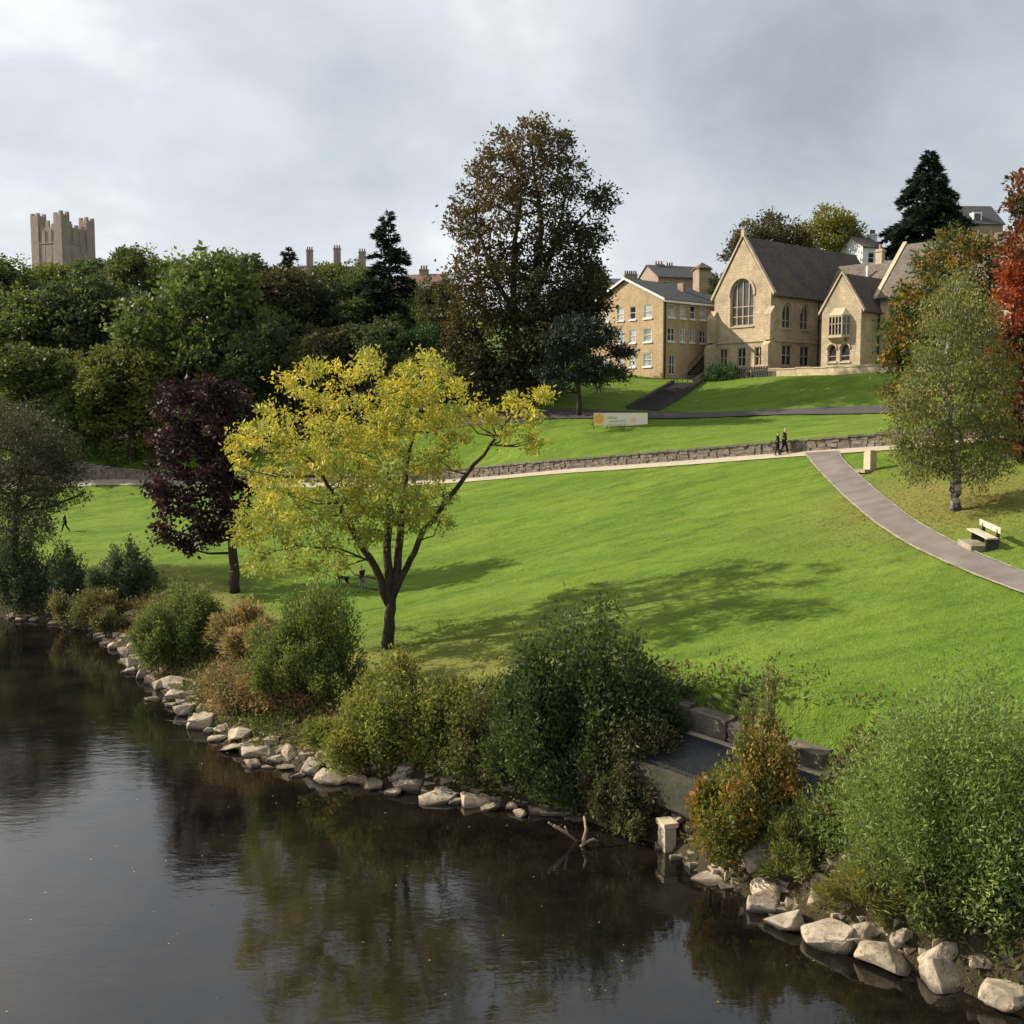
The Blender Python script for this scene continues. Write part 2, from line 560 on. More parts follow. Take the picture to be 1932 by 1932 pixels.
def water_mat():
    m, nt = newmat('river_water')
    g = N(nt, 'ShaderNodeNewGeometry')
    P = g.outputs['Position']
    mp = N(nt, 'ShaderNodeMapping', ins={'Vector': P, 'Scale': (0.7, 1.5, 1.0), 'Rotation': (0, 0, -0.5)})
    w1 = noise(nt, 1.5, 3, 0.5, mp.outputs[0], 0.3)
    w2 = noise(nt, 5.5, 3, 0.55, mp.outputs[0], 0.3)
    calm = rampf(nt, noise(nt, 0.09, 3, 0.5), 0.35, 0.65, 0.35, 1.0)
    h = N(nt, 'ShaderNodeMath', operation='MULTIPLY_ADD', ins={0: w2, 1: 0.30, 2: w1})
    h = N(nt, 'ShaderNodeMath', operation='MULTIPLY', ins={0: h.outputs[0], 1: calm})
    bn = N(nt, 'ShaderNodeBump', ins={'Strength': 0.16, 'Distance': 0.05, 'Height': h.outputs[0]})
    # peat-brown water over a stony bed
    bed = noise(nt, 0.35, 5, 0.6)
    c = mixc(nt, rampf(nt, bed, 0.40, 0.66), (0.0035, 0.0033, 0.003), (0.012, 0.0095, 0.006))
    st = noise(nt, 2.6, 4, 0.6)
    c = mixc(nt, rampf(nt, st, 0.56, 0.72, 0, 0.35), c, (0.024, 0.018, 0.010))
    dif = N(nt, 'ShaderNodeBsdfDiffuse', ins={'Color': c})
    gl = N(nt, 'ShaderNodeBsdfGlossy', ins={'Color': (0.98, 0.97, 0.96, 1), 'Roughness': 0.035, 'Normal': bn.outputs[0]})
    fr = N(nt, 'ShaderNodeFresnel', ins={'IOR': 1.62, 'Normal': bn.outputs[0]})
    mx = N(nt, 'ShaderNodeMixShader', ins={0: fr.outputs[0], 1: dif.outputs[0], 2: gl.outputs[0]})
    o = N(nt, 'ShaderNodeOutputMaterial')
    nt.links.new(mx.outputs[0], o.inputs[0])
    return m


M['water'] = water_mat()

# ------------------------------------------------------------------ mesh helpers
ORG = {}


def tag(o, label=None, cat=None, group=None, kind=None):
    if label:
        o['label'] = label
    if cat:
        o['category'] = cat
    if group:
        o['group'] = group
    if kind:
        o['kind'] = kind
    return o


def empty(name, loc, label, cat, group=None):
    o = bpy.data.objects.new(name, None)
    COL.objects.link(o)
    o.location = loc
    o.empty_display_size = 0.3
    ORG[o.name] = Vector(loc)
    return tag(o, label, cat, group)


def link(name, me, mat, parent=None, org=None):
    o = bpy.data.objects.new(name, me)
    COL.objects.link(o)
    if mat is not None and not me.materials:
        me.materials.append(M[mat] if isinstance(mat, str) else mat)
    if parent is not None:
        o.parent = parent
        ORG[o.name] = ORG[parent.name]
    else:
        ORG[o.name] = Vector(org or (0, 0, 0))
        o.location = ORG[o.name]
    return o


class MB:
    def __init__(self):
        self.v, self.f, self.uv = [], [], []

    def face(self, pts, uvs=None):
        i = len(self.v)
        self.v += [Vector(p) for p in pts]
        self.f.append(tuple(range(i, i + len(pts))))
        self.uv.append(uvs)

    def box(self, o, ex, ey, ez):
        o, ex, ey, ez = Vector(o), Vector(ex), Vector(ey), Vector(ez)
        if ex.cross(ey).dot(ez) < 0:
            ex, ey = ey, ex
        p = [o, o + ex, o + ex + ey, o + ey, o + ez, o + ex + ez, o + ex + ey + ez, o + ey + ez]
        i = len(self.v)
        self.v += p
        for q in ((0, 3, 2, 1), (4, 5, 6, 7), (0, 1, 5, 4), (1, 2, 6, 5), (2, 3, 7, 6), (3, 0, 4, 7)):
            self.f.append(tuple(i + k for k in q))
            self.uv.append(None)
        return self

    def cbox(self, c, dx, dy, dz, rz=0.0):
        ex = Vector((math.cos(rz), math.sin(rz), 0)) * dx
        ey = Vector((-math.sin(rz), math.cos(rz), 0)) * dy
        ez = Vector((0, 0, dz))
        return self.box(Vector(c) - ex / 2 - ey / 2, ex, ey, ez)

    def prism(self, pts, ext):
        pts = [Vector(p) for p in pts]
        ext = Vector(ext)
        n = len(pts)
        self.face(pts)
        self.face([p + ext for p in reversed(pts)])
        for k in range(n):
            a, b = pts[k], pts[(k + 1) % n]
            self.face([b, a, a + ext, b + ext])
        return self

    def tube(self, pts, rad, n=7, cap=True):
        pts = [Vector(p) for p in pts]
        rings = []
        for k, p in enumerate(pts):
            d = (pts[min(k + 1, len(pts) - 1)] - pts[max(k - 1, 0)]).normalized()
            a = d.cross(Vector((0.31, 0.95, 0.05))).normalized()
            b = d.cross(a)
            i = len(self.v)
            r = rad[k]
            self.v += [p + (a * math.cos(t) + b * math.sin(t)) * r for t in [2 * math.pi * j / n for j in range(n)]]
            rings.append(i)
        for i, j in zip(rings[:-1], rings[1:]):
            for k in range(n):
                self.f.append((i + k, i + (k + 1) % n, j + (k + 1) % n, j + k))
                self.uv.append(None)
        if cap:
            self.f.append(tuple(rings[-1] + k for k in range(n)))
            self.uv.append(None)
            self.f.append(tuple(rings[0] + k for k in reversed(range(n))))
            self.uv.append(None)
        return self

    def mesh(self, name, org=(0, 0, 0), smooth=False):
        me = bpy.data.meshes.new(name)
        o = Vector(org)
        me.from_pydata([tuple(p - o) for p in self.v], [], self.f)
        uvl = me.uv_layers.new(name='UVMap')
        for poly, uvs in zip(me.polygons, self.uv):
            poly.use_smooth = smooth
            nrm = poly.normal
            for k, li in enumerate(poly.loop_indices):
                if uvs:
                    uvl.data[li].uv = uvs[k]
                else:
                    p = self.v[me.loops[li].vertex_index]
                    if abs(nrm.z) > 0.9:
                        uvl.data[li].uv = (p.x, p.y)
                    else:
                        t = Vector((-nrm.y, nrm.x))
                        t.normalize()
                        h = math.sqrt(max(1e-6, nrm.x ** 2 + nrm.y ** 2))
                        uvl.data[li].uv = (p.x * t.x + p.y * t.y, p.z / h)
        return me

    def build(self, name, mat, parent=None, org=None, smooth=False):
        o = ORG[parent.name] if parent is not None else Vector(org or (0, 0, 0))
        return link(name, self.mesh(name, o, smooth), mat, parent, org)


def grid_mesh(name, X, Y, Z, attrs=None):
    nr, nc = X.shape
    V = np.stack([X, Y, Z], 2).reshape(-1, 3)
    idx = np.arange(nr * nc).reshape(nr, nc)
    q = np.stack([idx[:-1, :-1], idx[:-1, 1:], idx[1:, 1:], idx[1:, :-1]], 2).reshape(-1, 4)
    me = bpy.data.meshes.new(name)
    me.vertices.add(len(V))
    me.vertices.foreach_set('co', V.ravel())
    me.loops.add(q.size)
    me.loops.foreach_set('vertex_index', q.ravel())
    me.polygons.add(len(q))
    me.polygons.foreach_set('loop_start', np.arange(0, q.size, 4))
    me.polygons.foreach_set('use_smooth', np.ones(len(q), bool))
    me.update(calc_edges=True)
    for k, a in (attrs or {}).items():
        at_ = me.attributes.new(k, 'FLOAT', 'POINT')
        at_.data.foreach_set('value', a.ravel().astype(np.float32))
    return me


def leaf_mesh(name, P, A, Sd, L, W, C, org=(0, 0, 0)):
    """N leaves: rhombic blades from P along A, width along Sd"""
    n = len(P)
    P = P - np.array(org)[None]
    L = np.broadcast_to(np.asarray(L, float), (n,))[:, None]
    W = np.broadcast_to(np.asarray(W, float), (n,))[:, None]
    Nn = np.cross(A, Sd)
    V = np.empty((n, 4, 3))
    V[:, 0] = P
    V[:, 1] = P + A * L * 0.45 + Sd * W * 0.5 + Nn * W * 0.12
    V[:, 2] = P + A * L
    V[:, 3] = P + A * L * 0.45 - Sd * W * 0.5 + Nn * W * 0.12
    me = bpy.data.meshes.new(name)
    me.vertices.add(4 * n)
    me.vertices.foreach_set('co', V.ravel())
    me.loops.add(4 * n)
    me.loops.foreach_set('vertex_index', np.arange(4 * n))
    me.polygons.add(n)
    me.polygons.foreach_set('loop_start', np.arange(0, 4 * n, 4))
    me.update(calc_edges=True)
    ca = me.color_attributes.new('tint', 'FLOAT_COLOR', 'POINT')
    col = np.ones((n, 4, 4), np.float32)
    col[:, :, :3] = C[:, None, :]
    ca.data.foreach_set('color', col.ravel())
    return me


def unit(v):
    return v / (np.linalg.norm(v, axis=1, keepdims=True) + 1e-9)


def palette(rng, n, cols, w=None, jit=0.25):
    cols = np.array(cols)
    i = rng.choice(len(cols), n, p=w)
    return cols[i] * (1 + jit * rng.uniform(-1, 1, (n, 1)))


def frames(rng, A):
    r = rng.normal(size=A.shape)
    return unit(np.cross(A, r))


def crown_lobes(rng, lobes, clump, per, leaf, cols, w=None, dens=1.0, shell=0.62, up=0.25, out=0.6, rnd=0.7, spread=0.5, colfn=None, jit=0.22, squash=1.0):
    """lobes: (cx,cy,cz,r[,density]) -> leaf arrays"""
    Ps, Cs, As = [], [], []
    for lb in lobes:
        c = np.array(lb[:3])
        r = lb[3]
        d = dens * (lb[4] if len(lb) > 4 else 1.0)
        k = max(4, int(d * 9 * (r / clump) ** 2 / 3))
        dirs = unit(rng.normal(size=(k, 3)))
        rad = r * (shell + (1 - shell) * rng.uniform(size=(k, 1)) ** 0.6) * rng.uniform(0.78, 1.12, (k, 1))
        cc = c + dirs * rad * np.array([1, 1, squash])
        ccol = palette(rng, k, cols, w, jit)
        if colfn is not None:
            ccol = colfn(cc, ccol, rng)
        m = rng.poisson(per, k) + 2
        ii = np.repeat(np.arange(k), m)
        sz = clump * rng.uniform(0.6, 1.35, (k, 1))
        off = rng.normal(size=(len(ii), 3)) * sz[ii] * spread * np.array([1, 1, 0.75])
        Ps.append(cc[ii] + off)
        o = unit(off + 1e-6) * 0.5 + dirs[ii] * 0.5
        As.append(unit(o * out + np.array([0, 0, up]) + rng.normal(size=off.shape) * rnd))
        Cs.append(ccol[ii] * (1 + 0.15 * rng.uniform(-1, 1, (len(ii), 1))))
    P, A, C = np.concatenate(Ps), np.concatenate(As), np.concatenate(Cs)
    n = len(P)
    L = leaf[0] * rng.uniform(0.65, 1.3, n)
    return P, A, frames(rng, A), L, L * leaf[1], np.clip(C, 0.003, 1)


def tree(name, label, base, lobes_uv, Y, trunk_paths, clump, per, leaf, cols, bark='bark', seed=1, mat='leaf', w=None, dens=1.0, depth=0.75,
         limbs=True, rs=1.0, cat='tree', group=None, colfn=None, limb_r=0.09, **kw):
    """lobes_uv: (u, v, radius in picture units[, density]) around distance Y; each lobe gets its own depth in the round crown"""
    rng = np.random.default_rng(seed)
    k = Y / 2081.0
    us = np.array([l[0] for l in lobes_uv])
    vs = np.array([l[1] for l in lobes_uv])
    cu = 0.5 * (us.min() + us.max())
    half = 0.5 * (us.max() - us.min()) + 1
    lobes = []
    for l in lobes_uv:
        room = math.sqrt(max(0.05, 1 - min(1, abs(l[0] - cu) / half) ** 2)) * half * k * depth
        for rep in range(2):
            dy = rng.uniform(0.15, 0.95) * room * (1 if rep else -1)
            p = at(l[0] + rng.uniform(-6, 6), l[1] + rng.uniform(-6, 6), Y + dy)
            lobes.append((p.x, p.y, p.z, l[2] * k * rs * rng.uniform(0.82, 1.1), (l[3] if len(l) > 3 else 1.0)))
    P, A, Sd, L, W, C = crown_lobes(rng, lobes, clump, per, leaf, cols, w, dens, colfn=colfn, **kw)
    gnd = np.array([base.z + 0.3])
    keep = P[:, 2] > gnd
    P, A, Sd, L, W, C = P[keep], A[keep], Sd[keep], L[keep], W[keep], C[keep]
    root = empty(name, base, label, cat, group)
    link('crown', leaf_mesh('crown', P, A, Sd, L, W, C, base), mat, root)
    mb = MB()
    tips = []
    for path in trunk_paths:
        pts = [Vector(q[0]) for q in path]
        rr = [q[1] for q in path]
        # subdivide with slight waver
        pp, r2 = [], []
        for a, b, ra, rb in zip(pts[:-1], pts[1:], rr[:-1], rr[1:]):
            for t in (0, 0.33, 0.67):
                q = a.lerp(b, t)
                if t:
                    q += Vector(rng.normal(size=3) * min(ra, 0.16) * 0.35)
                pp.append(q)
                r2.append(ra + (rb - ra) * t)
        pp.append(pts[-1])
        r2.append(rr[-1])
        mb.tube(pp, r2, 9)
        tips += list(zip(pp, r2))
    if limbs:
        lb = mb
        for l in lobes:
            c = Vector(l[:3])
            s0, sr = min(tips, key=lambda t: (t[0] - c).length + 1.2 * max(0.0, t[0].z - c.z + 0.3))
            mid = s0.lerp(c, 0.5) + Vector((rng.normal() * 0.15, rng.normal() * 0.15, -0.08 * (c - s0).length)) * 0.8
            rr = min(sr * 0.7, limb_r)
            lb.tube([s0, mid, c], [rr, rr * 0.7, rr * 0.35], 5)
            for j in range(5):
                d = Vector(unit(rng.normal(size=(1, 3)))[0])
                d.z = abs(d.z) * 0.8
                e2 = c + d * l[3] * 0.85
                lb.tube([c, c.lerp(e2, 0.5) + Vector(rng.normal(size=3) * 0.08), e2], [rr * 0.35, rr * 0.25, rr * 0.1], 4, False)
    mb.build('trunk', bark, root, smooth=True)
    return root


def shrub_leaves(rng, base, rx, ry, h, stems, per, leaf, cols, w=None, start=0.25, flare=1.0, droop=0.0, along=0.75, jit=0.25, spread=0.10, lean=(0, 0), skirt=0.0):
    """upright stems fanning from the ground, leafy along their length"""
    kc = max(5, stems // 11)
    cth, crr = rng.uniform(0, 2 * math.pi, kc), np.sqrt(rng.uniform(0.0, 1, kc))
    ci = rng.integers(0, kc, stems)
    qx = crr[ci] * np.cos(cth[ci]) + rng.normal(size=stems) * 0.085
    qy = crr[ci] * np.sin(cth[ci]) + rng.normal(size=stems) * 0.085
    th, rr = np.arctan2(qy, qx), np.minimum(np.hypot(qx, qy), 1.06)
    hh = h * (np.sqrt(np.clip(1 - (rr * 0.92) ** 2, 0.02, 1)) * rng.uniform(0.74, 1.10, kc)[ci] * rng.uniform(0.82, 1.06, stems))
    hh = np.maximum(hh, h * skirt)
    tip = np.stack([rr * np.cos(th) * rx * flare + lean[0] * hh, rr * np.sin(th) * ry * flare + lean[1] * hh, hh], 1)
    root = np.stack([rr * np.cos(th) * rx * 0.35, rr * np.sin(th) * ry * 0.35, np.zeros(stems)], 1)
    ctrl = root * 0.6 + tip * np.array([0.35, 0.35, 0.55]) + rng.normal(size=(stems, 3)) * np.array([rx, ry, h]) * 0.06
    n = stems * per
    ii = np.repeat(np.arange(stems), per)
    t = start + (1 - start) * rng.uniform(0, 1, n) ** 0.75
    t = t[:, None]
    p = root[ii] * (1 - t) ** 2 + ctrl[ii] * 2 * t * (1 - t) + tip[ii] * t ** 2
    d = unit(2 * (1 - t) * (ctrl[ii] - root[ii]) + 2 * t * (tip[ii] - ctrl[ii]))
    p = p + rng.normal(size=p.shape) * spread * (rx + ry) * 0.5
    p[:, 2] -= droop * t[:, 0] ** 2
    A = unit(d * along + rng.normal(size=d.shape) * (1 - along) + np.array([0, 0, -droop * 0.5]))
    scol = (0.5 * palette(rng, kc, cols, w, jit)[ci] + 0.5 * palette(rng, stems, cols, w, jit)) * 1.3
    C = scol[ii] * (1 + 0.18 * rng.uniform(-1, 1, (n, 1)))
    L = leaf[0] * rng.uniform(0.6, 1.3, n)
    p = p + np.array(base)
    return (p, A, frames(rng, A), L, L * leaf[1], np.clip(C, 0.003, 1)), (root + np.array(base), ctrl + np.array(base), tip + np.array(base))


def drape(P, extra=0.02):
    """keep leaves above the ground surface"""
    g = np.where(P[:, 1] > ywall(P[:, 0]) + 0.2, hup(P[:, 0], P[:, 1]), hlow(P[:, 0], P[:, 1]))
    g = np.maximum(g, 0.0)
    P = P.copy()
    P[:, 2] = np.maximum(P[:, 2], g + extra)
    return P


def shrub(name, label, parts, cols, leaf, seed=1, cat='shrub', group=None, w=None, stemmat='twig', nst=14, **kw):
    """parts: list of (base Vector, rx, ry, h, stems, per)"""
    rng = np.random.default_rng(seed)
    base = Vector(parts[0][0])
    root = empty(name, base, label, cat, group)
    arr = []
    mb = MB()
    for (b, rx, ry, h, stems, per) in parts:
        a, (r0, c0, t0) = shrub_leaves(rng, b, rx, ry, h, stems, per, leaf, cols, w, **kw)
        arr.append(a)
        for j in rng.choice(stems, min(nst, stems), replace=False):
            q = [Vector(r0[j] * (1 - t) ** 2 + c0[j] * 2 * t * (1 - t) + t0[j] * t * t) for t in (0, 0.3, 0.6, 0.95)]
            q[0].z -= 0.25
            mb.tube(q, [0.035, 0.026, 0.018, 0.006], 4, False)
    P, A, Sd, L, W, C = [np.concatenate([a[i] for a in arr]) for i in range(6)]
    P = drape(P)
    link('foliage', leaf_mesh('foliage', P, A, Sd, L, W, C, base), 'leaf', root)
    mb.build('stems', stemmat, root)
    return root

# ================================================================== THE SETTING
xs = np.concatenate([np.linspace(-400, -70, 34)[:-1], np.arange(-70, 46, 0.45), np.linspace(46, 400, 34)])
# lawn: from the river bed up to the retaining wall
t = np.linspace(0, 1, 250)
X = np.broadcast_to(xs[None], (len(t), len(xs)))
Yw = ywall(xs)[None]
Y = 4 + (Yw - 4) * t[:, None]
Z = hlow(X, Y)
rg = np.random.default_rng(3)
dsh = shore_dist(X, Y)
soil = np.clip((5.4 - dsh) / 2.6, 0, 1)
bp = at(1803, 962, 51.3)
dry = 1.1 * np.exp(-((X - bp.x - 0.5) ** 2 / 30 + (Y - bp.y - 2.5) ** 2 / 45)) + 0.75 * np.exp(-((dsh - 6.5) / 1.6) ** 2) * (X < 4) + 0.45 * np.exp(-((X + 1) ** 2 / 60 + (Y - 47) ** 2 / 14))
Zn = Z + np.where(dsh > 0, rg.normal(size=Z.shape) * 0.012, 0)
tag(link('lawn', grid_mesh('lawn', X, Y, Zn, {'soil': soil, 'dry': np.clip(dry, 0, 1)}), 'turf'), 'sunlit green park lawn sloping down to the river', None, None, 'structure')
# hillside behind the wall
t = np.concatenate([np.linspace(0, 0.14, 90), np.linspace(0.14, 1, 90)[1:]])
X = np.broadcast_to(xs[None], (len(t), len(xs)))
Y = (Yw + 0.22) + (700 - Yw) * t[:, None]
Z = hup(X, Y)
z2 = np.zeros_like(Z)
wood = np.clip((-8 - X) / 6, 0, 1) * np.clip((Y - ywall(X) - 4) / 3, 0, 1)
tag(link('hillside', grid_mesh('hillside', X, Y, Z + rg.normal(size=Z.shape) * 0.015, {'soil': wood, 'dry': z2}), 'turf'), 'grassy and wooded hillside rising behind the retaining wall', None, None, 'structure')
# river
wx = np.linspace(-400, 60, 40)
wy = np.linspace(-60, 140, 40)
X, Y = np.meshgrid(wx, wy)
tag(link('river', grid_mesh('river', X, Y, np.zeros_like(X)), 'water'), 'dark peat-brown river reflecting the sky', None, None, 'structure')


def ribbon(name, left, right, hf, off, mat, n=80, label=None, sub=4):
    """a draped sheet between two edge polylines"""
    def resample(p):
        p = np.array([(q[0], q[1]) for q in p])
        d = np.concatenate([[0], np.cumsum(np.hypot(*np.diff(p, axis=0).T))])
        tt = np.linspace(0, d[-1], n)
        x, y = np.interp(tt, d, p[:, 0]), np.interp(tt, d, p[:, 1])
        k = np.ones(7) / 7
        x = np.convolve(np.pad(x, 3, mode='reflect', reflect_type='odd'), k, 'valid')
        y = np.convolve(np.pad(y, 3, mode='reflect', reflect_type='odd'), k, 'valid')
        return x, y
    lx, ly = resample(left)
    rx, ry = resample(right)
    s = np.linspace(0, 1, sub)[:, None]
    Xr = lx[None] * (1 - s) + rx[None] * s
    Yr = ly[None] * (1 - s) + ry[None] * s
    o = link(name, grid_mesh(name, Xr, Yr, hf(Xr, Yr) + off), mat)
    return tag(o, label, None, None, 'structure'), (lx, ly, rx, ry)


# terrace path along the wall
px = np.linspace(-60, 44, 120)
ribbon('terrace_path', list(zip(px, ywall(px) - 2.0)), list(zip(px, ywall(px) - 0.02)), hlow, 0.06, 'gravel', 160, 'pale gravel path along the foot of the stone wall')
# curving asphalt path down the lawn
le = [ground(u, v) for u, v in [(1520, 856), (1527, 866), (1545, 888), (1590, 934), (1650, 987), (1720, 1033), (1800, 1070), (1870, 1100), (1932, 1121)]]
re_ = [ground(u, v) for u, v in [(1580, 853), (1584, 864), (1612, 893), (1660, 935), (1722, 985), (1792, 1024), (1862, 1057), (1932, 1084)]]
dl, dr = le[-1] - le[-3], re_[-1] - re_[-3]
le += [le[-1] + dl * 1.2 + Vector((0, 0.2, 0)), le[-1] + dl * 3]
re_ += [re_[-1] + dr * 1.2, re_[-1] + dr * 3]
_, (plx, ply, prx, pry) = ribbon('footpath', le, re_, hlow, 0.085, 'asphalt', 110, 'curving grey asphalt footpath crossing the lawn')
for ex, ey, sg in ((plx, ply, -1), (prx, pry, 1)):
    nx, ny = np.gradient(ex), np.gradient(ey)
    ln = np.hypot(nx, ny)
    # outward side of the path
    ox, oy = ny / ln * sg, -nx / ln * sg
    mid = np.array([prx - plx, pry - ply])
    if (ox * mid[0] + oy * mid[1]).mean() * sg < 0:
        ox, oy = -ox, -oy
    ox, oy = ox * 1, oy * 1
    jj = np.clip(0.8 + 0.9 * np.sin(np.arange(len(ex)) * 1.7) * np.sin(np.arange(len(ex)) * 0.61), 0.15, 2)
    wdt = (0.13 if sg < 0 else 0.09) * jj
    ribbon('path_edging', list(zip(ex, ey)), list(zip(ex + ox * wdt, ey + oy * wdt)), hlow, 0.10, 'edging', 110, 'narrow pale kerb edging of the footpath', 2)
# upper lane
lane_mid = [at(u, v, Yq) for u, v, Yq in [(840, 803, 104), (1020, 792, 100), (1230, 785.5, 97), (1450, 779.5, 94), (1660, 775, 90), (1932, 769, 83), (2200, 760, 74)]]
ribbon('lane', [(p.x, p.y - 1.3) for p in lane_mid], [(p.x, p.y + 1.3) for p in lane_mid], hup, 0.09, 'lane', 120, 'dark asphalt lane crossing the upper bank', 4)

# ------------------------------------------------------------------ retaining wall of rubble stone
wall = empty('retaining_wall', (4, float(ywall(4)), float(hlow(4, float(ywall(4))))), 'long low rubble stone retaining wall behind the gravel path', 'wall')
rw = random.Random(5)
core = MB()
wxs = np.arange(-56, 44, 0.5)
wys = ywall(wxs)
wzl = hlow(wxs, wys)
wzu = hup(wxs, wys + 0.3)
for i in range(len(wxs) - 1):
    a, b = Vector((wxs[i], wys[i], 0)), Vector((wxs[i + 1], wys[i + 1], 0))
    za, zb = wzl[i] - 0.4, wzl[i + 1] - 0.4
    ta, tb = max(wzu[i], wzl[i] + 0.6), max(wzu[i + 1], wzl[i + 1] + 0.6)
    nrm = Vector((b - a).yx)
    core.face([a + Vector((0, 0.02, za)), b + Vector((0, 0.02, zb)), b + Vector((0, 0.02, tb)), a + Vector((0, 0.02, ta))])
    core.face([a + Vector((0, 0.02, ta)), b + Vector((0, 0.02, tb)), b + Vector((0, 0.35, tb)), a + Vector((0, 0.35, ta))])
core.build('core', 'coping', wall)


def wall_frame(x):
    y = float(ywall(x))
    dx = 0.05
    d = Vector((2 * dx, float(ywall(x + dx)) - float(ywall(x - dx)), 0)).normalized()
    zl = float(np.interp(x, wxs, wzl))
    zt = max(float(np.interp(x, wxs, wzu)), zl + 0.6)
    return Vector((x, y, 0)), d, Vector((d.y, -d.x, 0)), zl, zt


def rough_block(mb, o, ex, ey, ez, r, j=0.03):
    o, ex, ey, ez = Vector(o), Vector(ex), Vector(ey), Vector(ez)
    p = [o, o + ex, o + ex + ey, o + ey, o + ez, o + ex + ez, o + ex + ey + ez, o + ey + ez]
    p = [q + Vector((r.uniform(-j, j), r.uniform(-j, j), r.uniform(-j, j))) for q in p]
    i = len(mb.v)
    mb.v += p
    flip = ex.cross(ey).dot(ez) < 0
    for q in ((0, 3, 2, 1), (4, 5, 6, 7), (0, 1, 5, 4), (1, 2, 6, 5), (2, 3, 7, 6), (3, 0, 4, 7)):
        mb.f.append(tuple(i + k for k in (reversed(q) if flip else q)))
        mb.uv.append(None)


stones = []
x = -46.0
while x < 34:
    p, d, nr, zl, zt = wall_frame(x)
    H = zt - zl
    rows = max(3, int(round(H / 0.27)))
    w_ = rw.uniform(0.42, 0.75)
    for r_ in range(rows):
        h = H / rows
        stones.append((x + rw.uniform(-0.15, 0.15), w_ * rw.uniform(0.75, 1.1) - 0.02, zl + r_ * h, h - 0.025, rw.uniform(0.015, 0.075)))
    x += w_ * d.x
vis = [s for s in stones if 5.2 < s[0] < 24 or s[0] < -34]
vis.sort(key=lambda s: -s[1] * s[3])
single = set(id(s) for s in vis[:235])
rest = MB()
ncop = 0
for s in stones:
    p, d, nr, zl, zt = wall_frame(s[0])
    o = p + Vector((0, 0, s[2]))
    if id(s) in single:
        mb = MB()
        rough_block(mb, o - nr * 0.05, d * s[1], nr * (0.05 + s[4]), Vector((0, 0, s[3])), rw)
        mb.build('stone', 'wallstone', wall)
    else:
        rough_block(rest, o - nr * 0.05, d * s[1], nr * (0.05 + s[4]), Vector((0, 0, s[3])), rw)
x = -50.0
while x < 38:
    p, d, nr, zl, zt = wall_frame(x)
    w_ = rw.uniform(0.7, 1.1)
    o = p + Vector((0, 0, zt - 0.02)) - nr * 0.32
    if 4 < x < 24 and ncop < 40:
        mb = MB()
        rough_block(mb, o, d * (w_ - 0.03), nr * 0.45, Vector((0, 0, rw.uniform(0.09, 0.16))), rw, 0.02)
        mb.build('coping_stone', 'coping', wall)
        ncop += 1
    else:
        rough_block(rest, o, d * (w_ - 0.03), nr * 0.45, Vector((0, 0, rw.uniform(0.09, 0.16))), rw, 0.02)
    x += w_ * d.x
tag(rest.build('wall_stones', 'wallstone', wall), kind='stuff')

# ================================================================== BUILDINGS
PHI = R(50)
AX = Vector((math.sin(PHI), math.cos(PHI), 0))      # back along the ridge
NX = Vector((math.cos(PHI), -math.sin(PHI), 0))     # to the right along the fronts
UPV = Vector((0, 0, 1))


def wallpanel(mb, O, sd, nd, outer, holes, reveal=0.28):
    """polygon wall (s,h) with openings; nd = outward normal"""
    def P(s, h, d=0.0):
        return O + sd * s + UPV * h - nd * d
    loops = [[Vector((s, h, 0)) for s, h in outer]] + [[Vector((s, h, 0)) for s, h in hl] for hl in holes]
    flat = [q for l in loops for q in l]
    tris = tessellate_polygon(loops)
    for tr in tris:
        pts = [P(flat[i].x, flat[i].y) for i in tr]
        nrm = (pts[1] - pts[0]).cross(pts[2] - pts[0])
        uv = [(flat[i].x, flat[i].y) for i in tr]
        if nrm.dot(nd) < 0:
            pts.reverse()
            uv.reverse()
        mb.face(pts, uv)
    for hl in holes:
        for (a, b) in zip(hl, hl[1:] + hl[:1]):
            mb.face([P(*a), P(*b), P(*b, reveal), P(*a, reveal)])


def rect(s0, s1, h0, h1):
    return [(s0, h0), (s1, h0), (s1, h1), (s0, h1)]


def arch(s0, s1, h0, hs, ha, n=6):
    """pointed arch outline: springing hs, apex ha"""
    w = s1 - s0
    mid = 0.5 * (s0 + s1)
    pts = [(s0, h0), (s1, h0)]
    for k in range(n + 1):
        t_ = k / n
        pts.append((s1 - (w / 2) * (1 - math.cos(t_ * math.pi / 2)), hs + (ha - hs) * math.sin(t_ * math.pi / 2) ** 0.9))
    for k in range(n - 1, -1, -1):
        t_ = k / n
        pts.append((s0 + (w / 2) * (1 - math.cos(t_ * math.pi / 2)), hs + (ha - hs) * math.sin(t_ * math.pi / 2) ** 0.9))
    return pts


